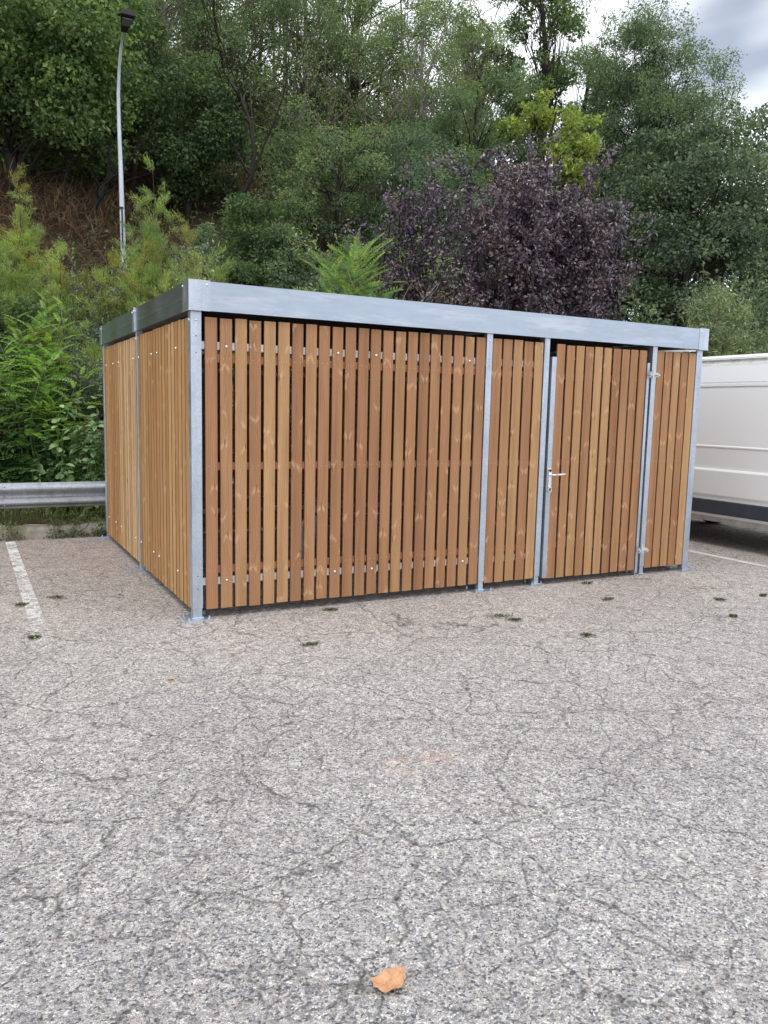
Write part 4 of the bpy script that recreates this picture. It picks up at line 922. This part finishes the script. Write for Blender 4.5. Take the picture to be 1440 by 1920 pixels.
x, y = xy(515, 12.0); bare_tree('twiggy_shrub', x, y, hz(520, 455, 12.6)*.95, 1.1, 'bare straw-coloured twiggy shrub just above the roof edge', bark='drystem', seed=15, nb=16, r0=.025, depth=3, leaf='lf_tam', nl=700, cat='shrub', lsize=.055)
x, y = xy(580, 12.0); bare_tree('twiggy_shrub', x, y, hz(580, 475, 12.6)*.95, 1.2, 'brown tangle of dry twigs left of the ferny shoots', bark='drystem', seed=16, nb=18, r0=.02, depth=3, leaf='lf_dry', nl=900, cat='shrub', lsize=.05)
x, y = xy(735, 12.2); bare_tree('twiggy_shrub', x, y, hz(735, 500, 12.2)*1.3, 1.0, 'thin grey twigs with few leaves under the left side of the purple plum', bark='drystem', seed=17, nb=16, r0=.02, depth=3, leaf='lf_tam', nl=1100, cat='shrub', lsize=.06)
# ferny shoots of tree of heaven
FR_A = frond(14, .66, .13, .036, .35)
x, y = xy(655, 12.0); frond_bush('tree_of_heaven_sapling', x, y, 7, hz(655, 430, 12.0)*1.12, .34, FR_A, 'bright green ferny sapling rising above the roof edge left of the purple plum', 'lf_ail', 'lf_loc', seed=61, per=26, start=.5, sc=(.8, 1.2), cat='sapling', upf=.75)
x, y = xy(690, 11.6); frond_bush('tree_of_heaven_sapling', x, y, 7, hz(690, 525, 11.6)*1.15, .5, FR_A, 'low spray of ferny fronds peeping over the roof edge', 'lf_locd', 'lf_locd', seed=62, per=22, start=.45, sc=(.6, .95), cat='sapling', upf=.5)
# purple plum: several upright stems, pointed leaves
def plum(px, dep, py, rx, label, seed, n, cl):
    x, y = xy(px, dep); h = hz(px, py, dep); rng = np.random.default_rng(seed); z0 = float(terr(x, y))-.1
    root = empty('purple_plum_tree', (x, y, z0), label=label, cat='tree'); g = Geo(); gl = Geo(); P = []
    for k in range(cl):
        a = rng.random()*6.28; o = rx*rng.random()**.55; hh = h*rng.uniform(.78, .98)
        pts = limb(g, (*rng.normal(0, .14, 2), 0), (math.cos(a)*o, math.sin(a)*o*.8, hh), .035, .004, rng, .06, 12, 5)
        for j in range(11):
            i = rng.integers(3, 11); e = pts[i]+unit(rng.normal(0, 1, 3)*[1, 1, .5]+[0, 0, .9])*rng.uniform(.3, .75); q = limb(g, pts[i], e, .008, .002, rng, .08, 6, 3); P.append(q)
        P.append(pts[6:12]); P.append(pts[6:12])
    P = np.array(P); i = rng.integers(0, len(P), n); t = rng.random(n)**.8*5; k = np.minimum(t.astype(int), 4); p = P[i, k]+(P[i, k+1]-P[i, k])*(t-k)[:, None]+rng.normal(0, .035, (n, 3))
    d = unit(P[i, k+1]-P[i, k]+rng.normal(0, .6, (n, 3))+[0, 0, -.35]); place(gl, OV6, p, d, unit(rng.normal(0, .8, (n, 3))+[0, 0, .45]), rng.uniform(.045, .08, n), .036)
    g.build('trunk', MA['darkbark'], root, smooth=True); gl.build('crown', MA['lf_purple'], root)
plum(978, 13.4, 268, 1.38, 'large purple-leaved plum tree behind the roof edge', 71, 62000, 60)
plum(755, 13.2, 318, .55, 'narrower purple-leaved plum shoots left of the large purple tree', 72, 12000, 18)
plum(1110, 13.2, 330, .5, 'right-hand skirt of purple foliage beside the massive dark tree', 73, 15000, 20)
plum(845, 13.0, 400, .45, 'short purple-leaved shoots in the dip between the narrow and the large purple trees', 74, 7000, 10)
SH('willowy_shrub', 1190, 14.5, 575, .7, 'pale weedy shrub under the right side of the purple foliage', leaf='lf_will', n=8000, size=.06, aspect=.3, seed=81, shoots=16)
SH('willowy_shrub', 1350, 15.5, 540, 1.3, 'soft light green willowy shrub above the right end of the roof', leaf='lf_will', n=26000, size=.09, aspect=.22, seed=82, shoots=40, up=.1)
SH('willowy_shrub', 1470, 14.5, 560, 1.1, 'soft light green willowy shrub above the van', leaf='lf_will', n=22000, size=.09, aspect=.22, seed=83, shoots=30, up=.1)
SH('dark_shrub', 860, 16, 560, 1.8, 'dim green shrub behind the lower half of the purple tree', leaf='lf_dark', n=14000, size=.09, seed=84)
SH('dark_shrub', 1060, 16.5, 560, 1.8, 'dim green shrub between the purple foliage and the massive dark tree', leaf='lf_dark', n=14000, size=.09, seed=85)
SH('dark_shrub', 1300, 19, 520, 2.6, 'shadowy bush under the massive dark tree', leaf='lf_chest', n=20000, size=.11, seed=86)
SH('dark_shrub', 1500, 19, 520, 2.4, 'shadowy bush behind the van roof at the right edge', leaf='lf_chest', n=16000, size=.11, seed=87)
# hedge to the left and right, out of the frame but reflected in the zinc and closing the sides
SH('dark_shrub', -160, 12.5, 560, 2.0, 'shady hedge running out of the picture at left', leaf='lf_dark', n=16000, size=.12, seed=88)

# locust saplings just behind the guard rail
FR_L = frond(8, .36, .062, .034, .35); FR_M = frond(8, .26, .046, .024, .45)
for px, dep, py, sp, st, sd, lab, pr in ((45, 11.0, 570, .62, 15, 91, 'bright green locust sapling behind the guard rail at the left edge', 40), (95, 11.3, 545, .45, 9, 92, 'tallest bright locust sapling behind the guard rail', 36), (118, 10.9, 655, .50, 12, 93, 'bright locust sapling in front of the grey-green shrub', 36),
        (-30, 10.9, 600, .6, 12, 94, 'locust sapling cut by the left edge of the picture', 36), (75, 10.75, 770, .55, 12, 95, 'low shaded locust shoots just above the guard rail', 34)):
    x, y = xy(px, dep, 800); low = sd == 95
    frond_bush('locust_sapling', x, y, st, hz(px, py, dep)*1.08, sp, FR_L, lab, 'lf_locd' if low else 'lf_loc', 'lf_locd', seed=sd, per=pr-8, start=.18, sc=(.6, 1.3), cat='sapling', upf=.25)
# knotweed with broad leaves against the shelter's far corner
def knotweed(px, dep, py, sp, st, seed, label, seeds=True):
    x, y = xy(px, dep, 800); h = hz(px, py, dep); rng = np.random.default_rng(seed); z0 = float(terr(x, y))-.1
    root = empty('knotweed_plant', (x, y, z0), label=label, cat='plant'); g = Geo(); gl = Geo(); gb = Geo()
    for k in range(st):
        a = rng.random()*6.28; o = sp*rng.random()**.5; pts = limb(g, (*rng.normal(0, sp*.4, 2), 0), (math.cos(a)*o, math.sin(a)*o-.1, h*rng.uniform(.55, 1)), .010, .003, rng, .14, 12, 4)
        q = 20; t = (.15+.85*rng.random(q))*11; i = np.minimum(t.astype(int), 10); p = pts[i]+(pts[i+1]-pts[i])*(t-i)[:, None]
        place(gl, OV6, p, rng.normal(0, 1, (q, 3))*[1, 1, .3]+[0, -.4, -.25], rng.normal(0, .35, (q, 3))+[0, -.35, 1], rng.uniform(.08, .15, q), rng.uniform(.06, .10, q))
        if seeds and k % 3 == 0:
            q = 60; p = pts[-1]+np.c_[rng.normal(0, .015, q), rng.normal(0, .015, q), -rng.random(q)*.14]; place(gb, RH, p, rng.normal(0, 1, (q, 3)), rng.normal(0, 1, (q, 3)), .022, .02)
    g.build('stem', MA['greenstem'], root, smooth=True); gl.build('foliage', MA['lf_knot'], root)
    if seeds: gb.build('seed_cluster', MA['lf_seed'], root)
knotweed(165, 10.55, 735, .42, 30, 101, 'broad-leaved plant with brown seed clusters against the far corner of the shelter')
knotweed(120, 10.6, 800, .40, 16, 102, 'broad-leaved plant drooping over the guard rail left of the seed-bearing one', False)
# weeds under the rail and over the kerb
g = Geo(); n = 15000; p = np.c_[rng.uniform(-7, 9, n), 4.68+rng.random(n)**1.5*.9, np.zeros(n)]
dn = (np.sin(p[:, 0]*3.1)+np.sin(p[:, 0]*7.3+1))*.25+.75; p[:, 2] = terr(p[:, 0], p[:, 1])+.02+rng.random(n)*.20*dn*np.clip((p[:, 1]-4.6)/.15, .3, 1)
place(g, RH, p, rng.normal(0, 1, (n, 3))+[0, 0, .4], rng.normal(0, .6, (n, 3))+[0, 0, 1], rng.uniform(.02, .055, n), .018)
n = 2500; a = slope_pts(n, -6, 6, 4.7, 5.3); place(g, RH, a, rng.normal(0, .3, (n, 3))+[0, 0, 1], rng.normal(0, 1, (n, 3))*[1, 1, .1], rng.uniform(.12, .30, n), .007)
n = 2600; cx = rng.choice([-3.6, -2.1, -1.35, -1.05, -.55, -.33, -.08, .05, 1.2, 2.9], n); xx = cx+rng.normal(0, .07, n); yy = 4.33-rng.random(n)*.07+rng.random(n)*.3*(rng.random(n) < .6); zt = rng.random(n)*.15*np.exp(-((xx-cx)/.12)**2)
p = np.c_[xx, yy, np.where(yy > 4.34, .13+zt*.5, zt)]; place(g, RH, p, rng.normal(0, 1, (n, 3))+[0, -.3, .6], rng.normal(0, .7, (n, 3))+[0, -.4, 1], rng.uniform(.02, .05, n), .016)
tag(g.build('kerb_weeds', MA['lf_weed']), 'ragged green weeds under the guard rail and spilling over the kerb', 'weeds', kind='stuff')
# dark leafy ground behind the rail
g = Geo(); q = slope_pts(150, -9, 10, 5.4, 8); leaf_cloud(g, rng, q+[0, 0, .25], rng.uniform(.2, .45, len(q)), 16000, .07, .6, RH, .9, .3, .5)
tag(g.build('verge_ground_cover', MA['lf_dark']), 'low dark ground cover behind the guard rail', 'ground cover', kind='stuff')

# ---------------------------------------------------------------- small things on the asphalt
tufts = [(3.76, -.14, .07, 'small weed tuft in front of the door'), (3.47, -.73, .06, 'weed tuft right of the larger flat one in front of the door'), (2.23, -.85, .10, 'largest flat weed tuft, in front of the second front post'), (2.27, -.98, .06, 'small weed patch just in front of the largest tuft'),
         (2.5, -1.55, .055, 'lone weed tuft nearest the camera right of centre'), (4.41, -1.13, .06, 'weed tuft toward the right edge of the asphalt'), (4.02, -1.59, .05, 'small weed tuft below the one near the right edge'), (4.94, -1.17, .045, 'tiny weed tuft at the far right edge'),
         (.55, -.96, .055, 'dark weed tuft in front of the wide slatted panel'), (1.07, -.14, .05, 'thin weed streak under the bottom of the wide panel'), (-.87, 1.11, .075, 'weed tuft on the crack right of the white line'), (-1.12, -.07, .06, 'weed tuft beside the worn end of the white line'), (-1.14, .95, .05, 'weed in the crack left of the white line')]
for k, (x, y, r, lab) in enumerate(tufts):
    rg = np.random.default_rng(200+k); n = 170; a = rg.random(n)*6.28; q = r*rg.random(n)**.7*(.65+.35*np.sin(a*2+k)+.2*np.sin(a*5))
    p = np.c_[np.cos(a)*q*1.25, np.sin(a)*q*.8, 0.003+rg.random(n)*.010]; g = Geo()
    place(g, RH, p, np.c_[np.cos(a), np.sin(a), .35+rg.random(n)*.5], rg.normal(0, .5, (n, 3))+[0, 0, 1], rg.uniform(.010, .024, n), .007)
    o = g.build('weed_tuft', MA['lf_weed']); o.location = (x, y, 0); tag(o, lab, 'weed', 'weed tufts growing through the asphalt')
# dead leaf
g = Geo(); rg = np.random.default_rng(4); t = np.linspace(0, 2*math.pi, 33)[:-1]
rad = .054*(1+.07*np.sin(3*t+1)+.05*np.sin(7*t)+.03*rg.normal(0, 1, 32)); rad[0:3] *= 1.16; rad[29:] *= 1.05; rad[5:8] *= .90
rings = [np.c_[rad*s*np.cos(t), rad*s*.78*np.sin(t), .006+.010*s*s+.004*np.sin(4*t+s*3)*s+.0022*rg.normal(0, 1, 32)*s*s*s] for s in (.25, .5, .75, 1)]
V = np.concatenate([[(0, 0, .0068)]]+rings); g.add(V, [(1+32*k+i, 33+32*k+i, 33+32*k+(i+1) % 32, 1+32*k+(i+1) % 32) for k in range(3) for i in range(32)], [(0, 1+i, 1+(i+1) % 32) for i in range(32)])
o = g.build('dead_leaf', MA['deadleaf'], smooth=True); o.location = (-.492, -4.085, 0); o.rotation_euler = (0, 0, .35)
tag(o, 'crisp orange-brown dead leaf lying on the asphalt in the foreground', 'leaf')
o2 = o.copy(); COL.objects.link(o2); o2.location = (-.47, -1.28, 0); o2.scale = (.42, .34, .6); o2.rotation_euler = (0, 0, 1.9); o2['label'] = 'tiny orange leaf scrap on the asphalt in front of the near shelter corner'
g = Geo(); g.tube([(.004, -.030, .012), (.018, -.048, .007), (.021, -.066, .004), (.026, -.078, .006)], [.0016, .0013, .0012, .0018], 5); g.build('leaf_stalk', MA['lf_gold'], o)
